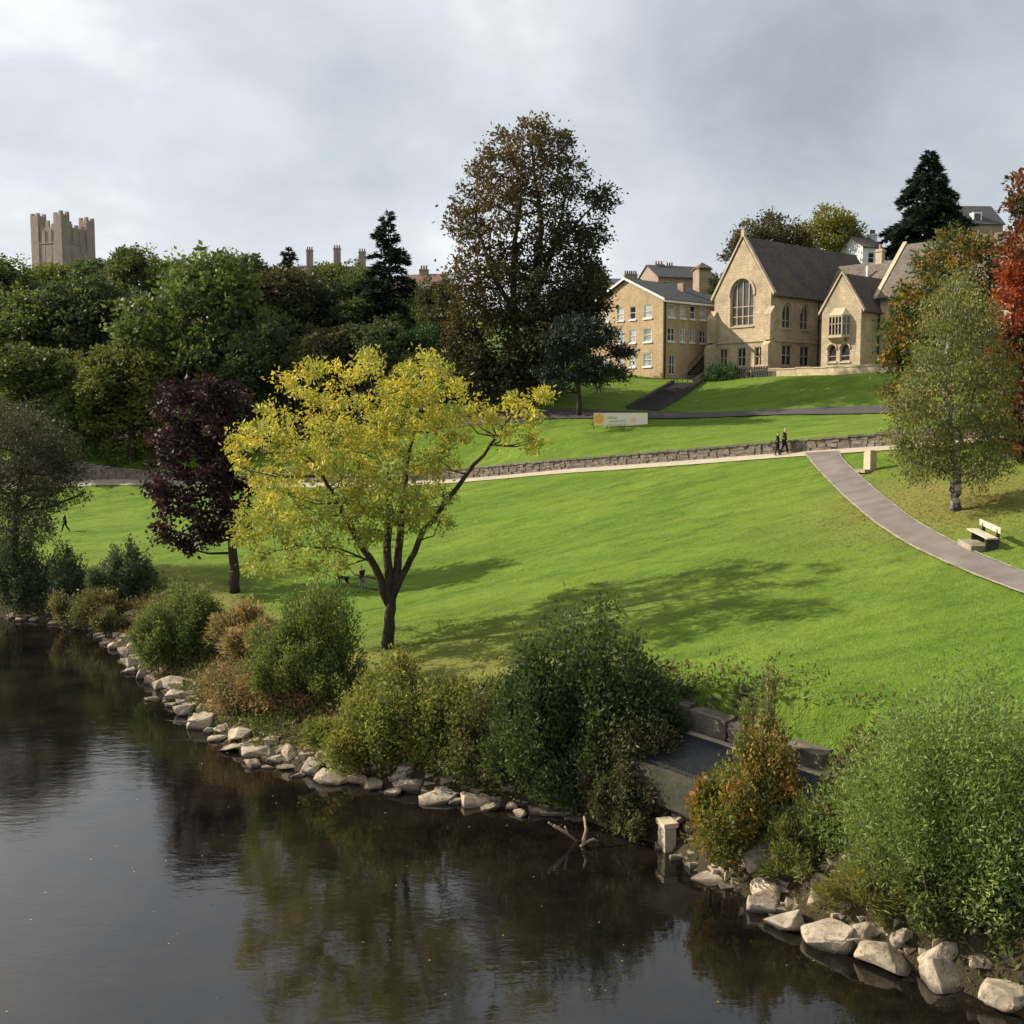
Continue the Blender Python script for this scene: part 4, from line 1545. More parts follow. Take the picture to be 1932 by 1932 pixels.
# ---------- town houses on the skyline
def house(name, label, u0, u1, v_base, v_eave, v_ridge, Yh, wallm, roofm, depth=8.0, rot=0.0, chim=(), wins=0, group=None, rows=1, drop=6.0):
    a, b = at(u0, v_base, Yh), at(u1, v_base, Yh)
    wdt = b.x - a.x
    ze, zr = at(u0, v_eave, Yh).z, at(u0, v_ridge, Yh + depth / 2).z
    ctr = Vector(((a.x + b.x) / 2, Yh + depth / 2, a.z))
    root = empty(name, ctr, label, 'house', group)
    ex = Vector((math.cos(rot), math.sin(rot), 0))
    ey = Vector((-math.sin(rot), math.cos(rot), 0))

    def L_(x_, y_, z_):
        return Vector((ctr.x, ctr.y, 0)) + ex * x_ + ey * y_ + UPV * z_
    zb = a.z - drop
    mb = MB()
    W2, D2 = wdt / 2, depth / 2
    holes = []
    if wins:
        for r_ in range(rows):
            for i in range(wins):
                c_ = -W2 + wdt * (i + 0.5) / wins
                top = ze - 0.7 - r_ * 2.7
                holes.append(rect(c_ - 0.5, c_ + 0.5, top - 1.4, top))
    wallpanel(mb, L_(0, -D2, 0), ex, -ey, [(-W2, zb), (W2, zb), (W2, ze), (-W2, ze)], holes, 0.15)
    for sx in (-1, 1):
        mb.face([L_(sx * W2, -D2, zb), L_(sx * W2, D2, zb), L_(sx * W2, D2, ze), L_(sx * W2, 0, zr), L_(sx * W2, -D2, ze)])
    mb.face([L_(-W2, D2, zb), L_(W2, D2, zb), L_(W2, D2, ze), L_(-W2, D2, ze)])
    mb.build('wall', wallm, root)
    for hl in holes:
        window(root, L_(0, -D2, 0), ex, -ey, hl, 1, 2, 'white', 'glass', 0.08, 0.12, rim=0.08)
    mb = MB()
    slab(mb, L_(-W2 - 0.2, -D2 - 0.3, ze - 0.15), L_(W2 + 0.2, -D2 - 0.3, ze - 0.15), L_(W2 + 0.2, 0, zr + 0.05), L_(-W2 - 0.2, 0, zr + 0.05))
    slab(mb, L_(W2 + 0.2, D2 + 0.3, ze - 0.15), L_(-W2 - 0.2, D2 + 0.3, ze - 0.15), L_(-W2 - 0.2, 0, zr + 0.05), L_(W2 + 0.2, 0, zr + 0.05))
    rf_ = mb.build('roof', roofm, root)
    for (uc, vt, wm) in chim:
        t_ = at(uc, vt, Yh + depth / 2)
        off = t_.x - ctr.x
        mb = MB()
        mb.box(L_(off - wm / 2, -0.45, zr - 0.9), ex * wm, ey * 0.9, UPV * (t_.z - zr + 0.9))
        mb.box(L_(off - wm / 2 - 0.08, -0.53, t_.z - 0.25), ex * (wm + 0.16), ey * 1.06, UPV * 0.14)
        cs = mb.build('chimney', wallm, rf_)
        for q in range(3):
            m2 = MB()
            m2.tube([L_(off - wm / 3 + q * wm / 3, 0, t_.z), L_(off - wm / 3 + q * wm / 3, 0, t_.z + 0.55)], [0.15, 0.12], 6)
            m2.build('chimney_pot', 'redtile', rf_)
    return root, L_, (W2, D2, ze, zr)


house('town_house', 'dark town house showing tall chimneys above the tree line left of the cedar', 560, 700, 540, 525, 504, 205, 'keepstone', 'slate', 9, 0.1, ((585, 472, 1.2), (636, 468, 1.3), (683, 474, 1.3)))
house('town_house', 'pinkish stone house half hidden between cedar and big dark tree', 752, 838, 590, 545, 520, 165, 'farstone', 'redtile', 8, -0.25, ((800, 508, 1.2),), 3)
house('town_house', 'pink stone villa with turret on the skyline above the buff block', 1222, 1345, 552, 524, 504, 190, 'farstone', 'greyroof', 9, 0.3, ((1240, 500, 1.6), (1262, 502, 1.3)), 4)
tr_, L_, dims = house('turret_house', 'small pyramid-roofed stone turret on the skyline left of the hall gable', 1314, 1338, 545, 508, 507, 186, 'farstone', 'redtile', 2.3, 0.3, drop=5)
W2, D2, ze, zr = dims
mb = MB()
ap = L_(0, 0, ze + 1.3)
cn = [L_(-W2 - 0.25, -D2 - 0.25, ze + 0.2), L_(W2 + 0.25, -D2 - 0.25, ze + 0.2), L_(W2 + 0.25, D2 + 0.25, ze + 0.2), L_(-W2 - 0.25, D2 + 0.25, ze + 0.2)]
for k in range(4):
    mb.face([cn[k], cn[(k + 1) % 4], ap])
mb.face(list(reversed(cn)))
mb.build('spire', 'redtile', tr_)
house('town_house', 'grey-roofed house with two dark chimneys between big dark tree and buff block', 1150, 1212, 560, 535, 528, 185, 'farstone', 'greyroof', 8, 0.1, ((1184, 517, 1.1), (1196, 517, 1.1)))
wh, L_, dims = house('white_house', 'white rendered house with hipped roof above the hall ridge', 1612, 1652, 505, 466, 450, 150, 'render', 'brownslate', 5, 0.35, ((1651, 440, 0.8),), 1, rows=1)
dh_, L_, dims = house('terrace_house', 'slate-roofed stone house with white dormer right of the cedar', 1806, 1890, 445, 423, 391, 170, 'farstone', 'greyroof', 9, 0.05, (), 0)
W2, D2, ze, zr = dims
mb = MB()
mb.box(L_(-1.0, -D2 + 0.6, ze + 0.2), Vector((1.3, 0, 0)), Vector((0, 2.5, 0)), UPV * 1.7)
dm = mb.build('dormer', 'white', dh_)
mb = MB()
mb.box(L_(-0.8, -D2 + 0.56, ze + 0.5), Vector((0.9, 0, 0)), Vector((0, 0.03, 0)), UPV * 1.2)
mb.build('pane', 'glass', dm)

# ================================================================== TREES
def path_uv(pts, Y, dy=0.0):
    n = len(pts)
    return [(at(u, v, Y + dy * i / max(1, n - 1)), r) for i, (u, v, r) in enumerate(pts)]


# --- yellow ash on the bank
yb = ground(732, 1222)
YY = yb.y
rngc = np.random.default_rng(11)
ytop, ybot = at(0, 660, YY).z, at(0, 1060, YY).z


def ycol(p, c, rng):
    f = np.clip((p[:, 2:3] - ybot) / (ytop - ybot), 0, 1)
    f = np.clip(f * 0.95 - 0.24 + 0.30 * np.clip((base.x - 1.5 - p[:, 0:1]) / 5.0, 0, 1) + rng.normal(size=f.shape) * 0.30, 0, 1)
    a = np.array([0.25, 0.285, 0.06])
    b = np.array([0.57, 0.45, 0.06])
    return (a * (1 - f) + b * f) * rng.uniform(0.8, 1.15, f.shape)


ylobes = [(790, 705, 60), (838, 738, 46), (745, 745, 46), (702, 672, 18, .5), (690, 702, 28, .5), (645, 715, 32, .5), (560, 715, 22, .45), (600, 772, 44, .8), (675, 790, 54),
          (760, 800, 66), (835, 805, 50), (878, 780, 32, .8), (535, 805, 44), (478, 832, 34), (445, 835, 20), (560, 865, 52), (625, 840, 54), (690, 855, 58), (650, 905, 56), (745, 885, 56), (825, 868, 44),
          (500, 915, 46), (545, 930, 44), (580, 955, 50), (640, 955, 48), (700, 940, 50), (752, 950, 44), (470, 985, 36), (510, 985, 42), (550, 1015, 40), (610, 1025, 36, .9), (492, 1052, 30, .9), (665, 1000, 36, .9), (705, 1005, 28, .8), (790, 940, 46), (780, 985, 34, .8),
          (825, 985, 26, .8), (830, 930, 28, .8), (955, 812, 26, .55), (1000, 792, 22, .55), (972, 762, 18, .6), (1022, 742, 14, .6), (930, 790, 16, .6), (1005, 830, 16, .4), (590, 700, 20, .4), (600, 1070, 28, .8), (555, 1062, 26, .8), (478, 1082, 20, .8), (455, 1015, 24), (455, 880, 26), (640, 1055, 24, .7)]
base = Vector((yb.x, yb.y, yb.z))
tp = [path_uv([(733, 1226, .31), (735, 1180, .25), (737, 1130, .23), (734, 1080, .20), (733, 1000, .17), (733, 900, .12), (722, 800, .07), (700, 720, .03)], YY),
      path_uv([(737, 1135, .24), (750, 1070, .19), (757, 980, .16), (766, 880, .12), (790, 780, .07), (805, 700, .03)], YY, 1.0),
      path_uv([(735, 1140, .22), (708, 1070, .17), (672, 1015, .13), (640, 950, .10), (590, 870, .06), (540, 820, .03)], YY, -1.0),
      path_uv([(740, 1125, .20), (768, 1070, .15), (790, 1020, .13), (835, 955, .12), (880, 895, .10), (925, 840, .07), (960, 790, .04), (980, 760, .02)], YY, 0.6),
      path_uv([(700, 1060, .05), (640, 1035, .04), (560, 1030, .028), (500, 1045, .015)], YY, -1.5)]
tree('ash_tree', 'yellow autumn ash tree with forked dark trunk on the river bank', base, ylobes, YY, tp, 0.55, 36, (0.21, 0.42), [(0.3, 0.3, 0.05)], seed=21, colfn=ycol, rs=0.92, dens=1.45, up=-0.1, rnd=0.8, spread=0.38, limb_r=0.045)

# --- purple maple
pb = ground(443, 1117)
PY = pb.y
plobes = [(385, 735, 40), (440, 745, 42), (335, 775, 44), (405, 800, 55), (350, 835, 50), (430, 855, 52), (310, 825, 28), (322, 885, 40), (385, 905, 56), (438, 925, 46), (340, 945, 44), (395, 980, 50), (318, 1000, 28), (347, 1035, 20), (440, 985, 36), (405, 1005, 24), (465, 800, 35), (300, 920, 20), (330, 740, 26)]
tp = [path_uv([(443, 1120, .34), (441, 1060, .28), (436, 1000, .25), (420, 900, .18), (405, 800, .10), (400, 720, .03)], PY)]
tree('copper_maple', 'dark purple-leaved maple with straight trunk on the lawn edge', Vector(pb), plobes, PY, tp, 0.72, 36, (0.30, 0.6),
     [(0.024, 0.012, 0.018), (0.038, 0.016, 0.022), (0.075, 0.026, 0.030), (0.05, 0.034, 0.026)], w=[.4, .3, .15, .15], seed=22, dens=1.35, up=-0.15, rs=0.82, spread=0.36)

# --- tall dark lime above the lawn
by_ = 105.0
bb = at(965, 752, by_)
bb.z = float(hup(bb.x, by_)) - 0.1
blobes = [(1000, 245, 28, .9), (960, 275, 30, .8), (1045, 280, 32, .85), (925, 315, 34, .8), (995, 330, 46, .8), (1078, 335, 34, .8), (885, 375, 32, .75), (945, 395, 46, .8), (1045, 405, 44, .65),
          (1122, 382, 26, .8), (1140, 375, 14, .8), (868, 430, 30, .75), (920, 465, 46, .8), (1000, 480, 40, .7), (1075, 455, 40, .8), (1110, 440, 28, .8), (880, 520, 40, .8), (945, 555, 52, .8), (1030, 550, 56, 1), (1090, 520, 42, 1),
          (888, 600, 42, .9), (965, 640, 62), (1050, 630, 60), (880, 680, 40, 1), (930, 705, 50, 1), (1020, 700, 54, 1), (1115, 560, 36, 1.1), (1085, 600, 45, 1.1), (860, 640, 30, .9), (985, 740, 40), (900, 735, 30)]


def lit_bcol(p, c, rng):
    f = np.clip(-(p[:, 0:1] - bb.x - 1.0) / 7 + (p[:, 2:3] - 24) / 14, 0, 1)  # sunlit brown painted into the leaf colour towards the left side and top
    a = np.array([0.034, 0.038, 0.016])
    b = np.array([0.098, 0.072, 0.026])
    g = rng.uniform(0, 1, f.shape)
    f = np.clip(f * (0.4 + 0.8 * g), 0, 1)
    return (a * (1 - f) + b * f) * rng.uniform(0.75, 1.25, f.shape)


tp = [path_uv([(965, 760, .75), (985, 690, .6), (1000, 600, .5), (1010, 520, .4), (1022, 430, .28), (1010, 340, .16), (1003, 260, .05)], by_, 0.5),
      path_uv([(985, 690, .4), (970, 600, .34), (968, 510, .28), (975, 430, .2), (985, 360, .12), (965, 290, .05)], by_, -1.5),
      path_uv([(1008, 560, .3), (1040, 480, .24), (1060, 410, .16), (1070, 340, .06)], by_, 1.5),
      path_uv([(975, 600, .3), (930, 520, .2), (905, 440, .12), (890, 380, .05)], by_, -1.0),
      path_uv([(1012, 500, .22), (1070, 440, .15), (1120, 390, .06)], by_, 0.5)]
tree('lime_tree', 'tallest tree, dark brown-green with open branching top behind the lawn', bb, blobes, by_, tp, 1.15, 32, (0.40, 0.5), [(0.03, 0.032, 0.012)], seed=23, colfn=lit_bcol, rs=1.08, dens=2.7, up=-0.1, spread=0.38, limb_r=0.12)


# --- conifers
def conifer(name, label, base, H, Rb, seed, cols, whorls=26, per=7, droop=0.18, leaf=(0.55, 0.28), prof=1.0, bare=0.08, dens=16, flat=0.12, jag=0.35, trunk_r=0.35, cat='conifer', group=None, root=None, ragged=0.3):
    rng = np.random.default_rng(seed)
    Ps, As, Cs, Ls = [], [], [], []
    br = MB()
    for i in range(whorls):
        f = i / (whorls - 1)
        z = H * (bare + (1 - bare) * f)
        Lr = Rb * (1 - f) ** prof * (1 - ragged * rng.uniform()) + 0.25
        for j in range(per):
            th = rng.uniform(0, 2 * math.pi)
            ln = Lr * rng.uniform(1 - jag, 1.12)
            nb = max(6, int(dens * ln * 2.2))
            tt = rng.uniform(0.12, 1, nb) ** 0.7
            side = rng.normal(size=nb) * 0.20 * ln * (1.15 - tt)
            dz = -droop * ln * tt ** 1.6 + 0.12 * ln * np.sin(tt * 3) + rng.normal(size=nb) * flat
            x = np.cos(th) * tt * ln - np.sin(th) * side
            y = np.sin(th) * tt * ln + np.cos(th) * side
            Ps.append(np.stack([x, y, z + dz], 1))
            a = np.stack([np.cos(th) + rng.normal(size=nb) * 0.5, np.sin(th) + rng.normal(size=nb) * 0.5, rng.normal(size=nb) * 0.25 - 0.1], 1)
            As.append(unit(a))
            Cs.append(palette(rng, 1, cols, None, 0.25).repeat(nb, 0) * rng.uniform(0.75, 1.25, (nb, 1)))
            if ln > 0.8:
                br.tube([(0, 0, z), (math.cos(th) * ln * .5, math.sin(th) * ln * .5, z - droop * ln * .2), (math.cos(th) * ln * .85, math.sin(th) * ln * .85, z - droop * ln * .7)], [0.07, 0.045, 0.015], 4, False)
    P, A, C = np.concatenate(Ps), np.concatenate(As), np.concatenate(Cs)
    n = len(P)
    L = leaf[0] * rng.uniform(0.6, 1.3, n)
    Sd = unit(np.cross(A, np.array([[0, 0, 1.0]]) + rng.normal(size=A.shape) * 0.35))
    r = empty(name, base, label, cat, group)
    link('crown', leaf_mesh('crown', P, A, Sd, L, L * leaf[1], np.clip(C, .003, 1)), 'needle', r)
    mb = MB()
    mb.tube([(0, 0, -0.5), (0, 0, H * .3), (0.1, 0, H * .65), (0, 0, H * .99)], [trunk_r, trunk_r * .75, trunk_r * .4, 0.03], 8)
    mb.v = [v + Vector(base) for v in mb.v]
    mb.build('trunk', 'bark', r, smooth=True)
    br.v = [v + Vector(base) for v in br.v]
    br.build('branches', 'bark', r)
    return r


def base_at(u, Yq, dz=0):
    p = at(u, 700, Yq)
    return Vector((p.x, Yq, float(hup(p.x, Yq)) + dz))


cb = base_at(735, 124)
H_ = at(735, 403, 124).z - cb.z
conifer('cedar_tree', 'dark layered cedar with pointed top standing on the left skyline', cb, H_, 5.4, 31, [(0.030, 0.052, 0.030), (0.04, 0.062, 0.036)], 24, 7, 0.05, (0.6, 0.36), 0.8, 0.16, 22, jag=0.5, ragged=0.42)
cb = base_at(1741, 152)
H_ = at(1741, 288, 152).z - cb.z
conifer('cedar_tree', 'broad dark blue-green conifer on the right skyline behind the hall', cb, H_, 8.6, 32, [(0.026, 0.050, 0.034), (0.036, 0.060, 0.040)], 30, 9, 0.22, (0.75, 0.36), 0.85, 0.1, 20, ragged=0.18)
# pine with layered pads
pnb = at(1092, 781, 96.0)
pnb.z = float(hup(pnb.x, 96.0))
pl = [(1090, 600, 15), (1066, 614, 18), (1120, 612, 20), (1148, 626, 16), (1045, 640, 22), (1098, 640, 24), (1135, 650, 20), (1168, 662, 16), (1186, 668, 12), (1062, 672, 24), (1112, 680, 24), (1152, 694, 18), (1038, 698, 18), (1085, 708, 22), (1128, 716, 18), (1050, 728, 16), (1172, 706, 12)]
tp = [path_uv([(1092, 784, .24), (1091, 720, .21), (1090, 660, .16), (1088, 600, .06)], 96.0)]
tree('pine_tree', 'small dark pine with bare straight trunk beside the banner', pnb, pl, 96.0, tp, 0.6, 20, (0.45, 0.22), [(0.016, 0.028, 0.016), (0.022, 0.034, 0.02)], seed=33, mat='needle', dens=2.6, squash=0.33, up=0.0, limb_r=0.08)

# --- silver birch
bb2 = ground(1803, 964)
BY = bb2.y
bl = [(1805, 545, 34), (1775, 590, 40), (1835, 600, 44), (1790, 645, 55), (1852, 665, 46), (1742, 690, 38), (1785, 735, 60), (1862, 755, 48), (1710, 770, 30), (1740, 815, 46), (1820, 830, 60), (1888, 815, 36), (1700, 840, 26), (1760, 870, 42), (1840, 885, 42), (1890, 865, 28), (1718, 870, 28), (1730, 740, 34), (1880, 700, 36), (1690, 815, 18)]
tp = [path_uv([(1806, 968, .20), (1808, 930, .16), (1806, 880, .14), (1790, 800, .14), (1783, 720, .11), (1790, 640, .07), (1803, 530, .02)], BY),
      path_uv([(1800, 968, .17), (1796, 925, .13), (1800, 870, .11), (1825, 790, .10), (1845, 700, .06), (1848, 630, .02)], BY, 0.8)]
tree('birch_tree', 'drooping silver birch with pale trunk standing right of the footpath', Vector(bb2), bl, BY, tp, 0.42, 17, (0.17, 0.42), [(0.13, 0.145, 0.045), (0.18, 0.18, 0.05), (0.10, 0.12, 0.045), (0.24, 0.19, 0.05)], w=[.4, .3, .2, .1], bark='birch', seed=34, dens=2.0, up=-0.75, rnd=0.45, out=0.3, spread=0.6, limb_r=0.04)

# --- autumn tree and red tree on the right
ay = 64.0
ab = at(1790, 860, ay)
ab.z = float(hlow(ab.x, ay)) if ay < float(ywall(ab.x)) else float(hup(ab.x, ay))
al = [(1800, 475, 40), (1850, 475, 40), (1762, 505, 36), (1722, 560, 32), (1790, 545, 50), (1702, 620, 32), (1742, 650, 42), (1690, 690, 26), (1870, 535, 40), (1685, 740, 24), (1715, 765, 34), (1740, 590, 40), (1830, 620, 50), (1800, 700, 50), (1690, 660, 24)]
tp = [path_uv([(1792, 870, .34), (1790, 760, .28), (1785, 640, .2), (1800, 520, .08)], ay)]
tree('autumn_cherry', 'orange and green autumn tree rising behind the birch', ab, al, ay, tp, 0.5, 17, (0.26, 0.5), [(0.055, 0.075, 0.02), (0.08, 0.095, 0.02), (0.24, 0.14, 0.02), (0.36, 0.17, 0.02), (0.16, 0.14, 0.03)], w=[.35, .25, .15, .1, .15], seed=35, dens=1.9)
ry_ = 58.0
rb = at(1928, 900, ry_)
rb.z = float(hlow(rb.x, ry_))
rl_ = [(1932, 350, 26), (1962, 395, 46), (1908, 402, 16, .8), (1942, 460, 42), (1915, 515, 32), (1955, 530, 55), (1912, 590, 40), (1955, 640, 60), (1902, 675, 36), (1945, 735, 60), (1905, 790, 40), (1955, 830, 55), (2020, 500, 70), (2030, 650, 80), (2020, 780, 70), (1915, 850, 24)]
zr0, zr1 = at(0, 480, ry_).z, at(0, 620, ry_).z


def rcol(p, c, rng):
    z = p[:, 2:3]
    red = np.exp(-((z - 0.5 * (zr0 + zr1)) / 1.9) ** 2)
    f = np.clip(red * 1.1 + rng.normal(size=z.shape) * 0.25, 0, 1)
    a = palette(rng, len(p), [(0.055, 0.045, 0.02), (0.11, 0.05, 0.022), (0.17, 0.075, 0.02), (0.04, 0.05, 0.02)], None, 0.25)
    return a * (1 - f) + np.array([0.34, 0.075, 0.028]) * f


tp = [path_uv([(1928, 920, .3), (1930, 800, .26), (1938, 640, .2), (1940, 480, .1), (1925, 360, .03)], ry_)]
tree('red_maple', 'russet and scarlet maple cut by the right edge of the view', rb, rl_, ry_, tp, 0.5, 17, (0.28, 0.55), [(0.1, 0.05, 0.02)], seed=36, colfn=rcol, dens=1.7)

# --- trees behind the hall
for i, (lab, ub, Yq, lobes, cols) in enumerate([
    ('round olive-green tree behind the gothic hall gable', 1450, 150, [(1450, 425, 26), (1415, 445, 26), (1490, 440, 26), (1395, 465, 20), (1455, 465, 32), (1510, 465, 22), (1385, 485, 16), (1430, 490, 30), (1500, 490, 26)], [(0.085, 0.085, 0.022), (0.11, 0.095, 0.025), (0.06, 0.065, 0.02)]),
    ('bright yellow-green tree above the hall roof left of the white house', 1575, 155, [(1560, 415, 22), (1590, 420, 22), (1535, 430, 18), (1615, 435, 16), (1570, 445, 28), (1605, 455, 20), (1540, 455, 22), (1625, 465, 12), (1580, 475, 24)], [(0.20, 0.21, 0.035), (0.26, 0.25, 0.04), (0.12, 0.15, 0.03)])]):
    b_ = base_at(ub, Yq)
    tp = [[(b_, .4), (at(ub, 480, Yq), .25), (at(ub, 430, Yq), .06)]]
    tree('broadleaf_tree', lab, b_, lobes, Yq, tp, 0.8, 18, (0.42, 0.5), cols, seed=40 + i, dens=2.2)

# --- hillside woodland: prototypes copied as individuals
WOODCOLS = [[(0.068, 0.098, 0.030), (0.092, 0.124, 0.034), (0.124, 0.148, 0.040)],
            [(0.052, 0.082, 0.034), (0.070, 0.098, 0.036), (0.092, 0.112, 0.040)],
            [(0.090, 0.118, 0.028), (0.120, 0.146, 0.034), (0.150, 0.160, 0.040)],
            [(0.062, 0.066, 0.030), (0.086, 0.074, 0.032), (0.068, 0.082, 0.030)]]


def proto_tree(seed, cols, tall=1.0):
    """crown about 10 m wide, 10 m tall, base at the origin"""
    rng = np.random.default_rng(seed)
    lobes = []
    for i in range(38):
        d = rng.normal(size=3)
        d /= np.linalg.norm(d)
        if d[2] < -0.55:
            d[2] = -d[2]
        k = rng.uniform(0.72, 1.0)
        wide = 3.75 if d[2] > -0.1 else 3.2
        lobes.append((d[0] * wide * k, d[1] * wide * k, 5.0 + d[2] * 3.7 * k, rng.uniform(0.7, 1.6)))
    lobes += [(0, 0, 6.3, 2.2), (0, 0, 4, 2.6), (0, 0, 2.0, 2.4)]
    P, A, Sd, L, W, C = crown_lobes(rng, lobes, 0.50, 16, (0.30, 0.62), cols, dens=1.35, spread=0.42, up=0.1)
    me = leaf_mesh('crown', P, A, Sd, L, W, C)
    me.materials.append(M['leaf'])
    mb = MB()
    mb.tube([(0, 0, -0.6), (0, 0, 2), (0.1, 0.1, 5), (0, 0, 8.2)], [.32, .26, .16, .03], 7)
    for l in lobes[:14]:
        mb.tube([(0, 0, l[2] * .5), Vector((0, 0, l[2] * .5)).lerp(Vector(l[:3]), .5), l[:3]], [.12, .08, .03], 4, False)
    tm = mb.mesh('trunk')
    tm.materials.append(M['bark'])
    return me, tm


PROTO = [proto_tree(100 + i, WOODCOLS[c]) for i, c in enumerate((0, 1, 2, 3, 0, 1))]


def wood_tree(u, vtop, wpx, Yq, pr, label, group='trees of the hillside wood', name='wood_tree', foot=0.0):
    b = base_at(u, Yq, -0.2)
    h = at(u, vtop, Yq).z - b.z
    w_ = wpx * 1.12 * Yq / 2081.0 / 9.2
    r = empty(name, b, label, 'tree', group)
    cr, tk = PROTO[pr]
    for nm, me in (('crown', cr), ('trunk', tk)):
        o = bpy.data.objects.new(nm, me)
        COL.objects.link(o)
        o.parent = r
    r.scale = (w_, w_, max(0.5, h / 9.6))
    r.rotation_euler = (0, 0, (u * 1.37) % 6.28)
    return r


WOOD = [
    (10, 486, 190, 185, 0, 'leafy tree at the left edge of the wooded skyline'),
    (112, 489, 130, 205, 2, 'pale green treetop directly below the castle keep'),
    (190, 488, 110, 195, 1, 'small dark treetop just right of the castle keep foot'),
    (262, 466, 150, 180, 0, 'high rounded treetop on the skyline right of the castle'),
    (335, 482, 120, 178, 2, 'skyline tree between the two highest rounded treetops'),
    (470, 478, 150, 160, 1, 'dark skyline tree just left of the narrow pointed tree'),
    (625, 488, 150, 160, 2, 'yellow-tipped tree below the tall skyline chimneys'),
    (690, 512, 120, 150, 1, 'dark tree immediately left of the layered cedar'),
    (40, 545, 250, 140, 0, 'broad green tree in the middle of the wood at the left edge'),
    (190, 520, 230, 142, 1, 'broad dark tree halfway up the wood below the castle keep'),
    (388, 474, 290, 118, 0, 'largest broad green oak standing forward in the wood'),
    (545, 500, 210, 128, 3, 'brownish dark tree right of the big oak'),
    (650, 520, 200, 126, 1, 'dark wood tree left of and below the cedar'),
    (55, 650, 230, 116, 4, 'dark tree low in the wood at the left edge above the grey willow'),
    (245, 635, 220, 113.5, 2, 'sunlit sloping crown at the front of the wood above the purple maple'),
    (150, 720, 130, 114, 4, 'low leafy tree at the wood foot behind the grey willow'),
    (500, 600, 190, 114, 1, 'dark tree behind the left shoulder of the yellow ash'),
    (610, 610, 190, 113, 3, 'deeply shaded tree behind the top of the yellow ash'),
    (715, 600, 160, 112, 5, 'shaded dark tree below the cedar trunk'),
    (826, 520, 100, 118, 3, 'olive tree tucked against the left side of the tallest tree'),
    (778, 560, 100, 122, 0, 'rounded green tree below the pink stone house'),
    (1112, 500, 110, 140, 0, 'dark green tree between the tallest tree and the buff block'),
    (1140, 535, 70, 135, 2, 'small pale green tree just left of the buff block gable'),
    (800, 660, 130, 107, 3, 'low dark tree behind the crown of the yellow ash'),
    (870, 660, 110, 108.5, 1, 'dark low tree at the foot of the tallest tree'),
    (-70, 520, 240, 150, 0, 'wood tree running out of the left side of the view'),
    (400, 720, 170, 110.5, 5, 'shaded tree in the gap between purple maple and yellow ash'),
    (1360, 515, 70, 150, 1, 'small dark tree peeping out left of the hall gable'),
]
for wdef in WOOD:
    wood_tree(*wdef)
cb = base_at(548, 158)
conifer('pointed_tree', 'narrow dark pointed tree on the skyline left of the chimneys', cb, at(548, 470, 158).z - cb.z, 3.2, 37, [(0.03, 0.042, 0.026), (0.04, 0.048, 0.028)], 20, 7, 0.2, (0.6, 0.4), 0.6, 0.1, 22, ragged=0.4)
for i, (u, v0, Yq, r_, lab) in enumerate([(800, 640, 112, 1.6, 'clipped round dark green bush below the pink house'), (1362, 712, 111.5, 1.5, 'low green shrub at the left corner of the hall terrace')]):
    p = at(u, v0, Yq)
    gzz = float(hup(p.x, Yq))
    rng = np.random.default_rng(60 + i)
    zc = p.z if i == 0 else gzz + 0.5
    P, A, Sd, L, W, C = crown_lobes(rng, [(p.x, Yq, zc, r_), (p.x + r_ * .5, Yq, zc - .3, r_ * .8), (p.x - r_ * .5, Yq + .3, zc - .2, r_ * .8)] + ([(p.x, Yq, zc - 1.6, r_)] if i == 0 else []), 0.4, 18, (0.24, 0.5), [(0.03, 0.085, 0.02), (0.045, 0.10, 0.025)], dens=1.2)
    r0 = empty('round_bush', (p.x, Yq, gzz), lab, 'bush')
    link('foliage', leaf_mesh('foliage', P, A, Sd, L, W, C, (p.x, Yq, gzz)), 'leaf', r0)

# ================================================================== RIVERSIDE PLANTS
def bnk(u, v):
    g = ground(u, v, 0.0)
    return g


WIL = [(0.125, 0.19, 0.045), (0.16, 0.225, 0.055), (0.085, 0.14, 0.035), (0.21, 0.25, 0.075)]
b1 = bnk(1795, 1690)
shrub('willow_bush', 'large feathery light green willow bush at the right of the bank', [
    (b1, 2.6, 2.6, 5.3, 660, 60), (b1 + Vector((1.9, 1.2, 0.4)), 2.2, 2.2, 5.2, 500, 58), (b1 + Vector((-1.0, 0.6, 0.2)), 2.0, 1.9, 4.2, 340, 46), (b1 + Vector((2.2, -0.6, -0.3)), 1.8, 1.6, 3.0, 200, 40)],
    WIL, (0.13, 0.27), 51, start=0.2, along=0.55, spread=0.075, nst=16)
b2 = bnk(1090, 1510)
shrub('alder_bush', 'largest dark green bush in the middle of the bank', [
    (b2 + Vector((0.2, 1.0, 0)), 2.9, 2.4, 6.3, 460, 52), (b2 + Vector((1.5, 1.0, 0)), 2.4, 2.2, 5.2, 330, 48), (b2 + Vector((-1.2, 0.8, 0)), 2.0, 1.8, 4.2, 240, 44), (b2 + Vector((0.6, -0.3, -0.3)), 2.2, 1.4, 2.6, 200, 40), (b2 + Vector((2.6, 0.2, -0.2)), 1.6, 1.4, 3.2, 180, 44)],
    [(0.040, 0.070, 0.022), (0.055, 0.088, 0.026), (0.075, 0.105, 0.032), (0.032, 0.058, 0.026)], (0.19, 0.42), 52, start=0.2, along=0.6, spread=0.06, nst=18)
b3 = bnk(1385, 1622)
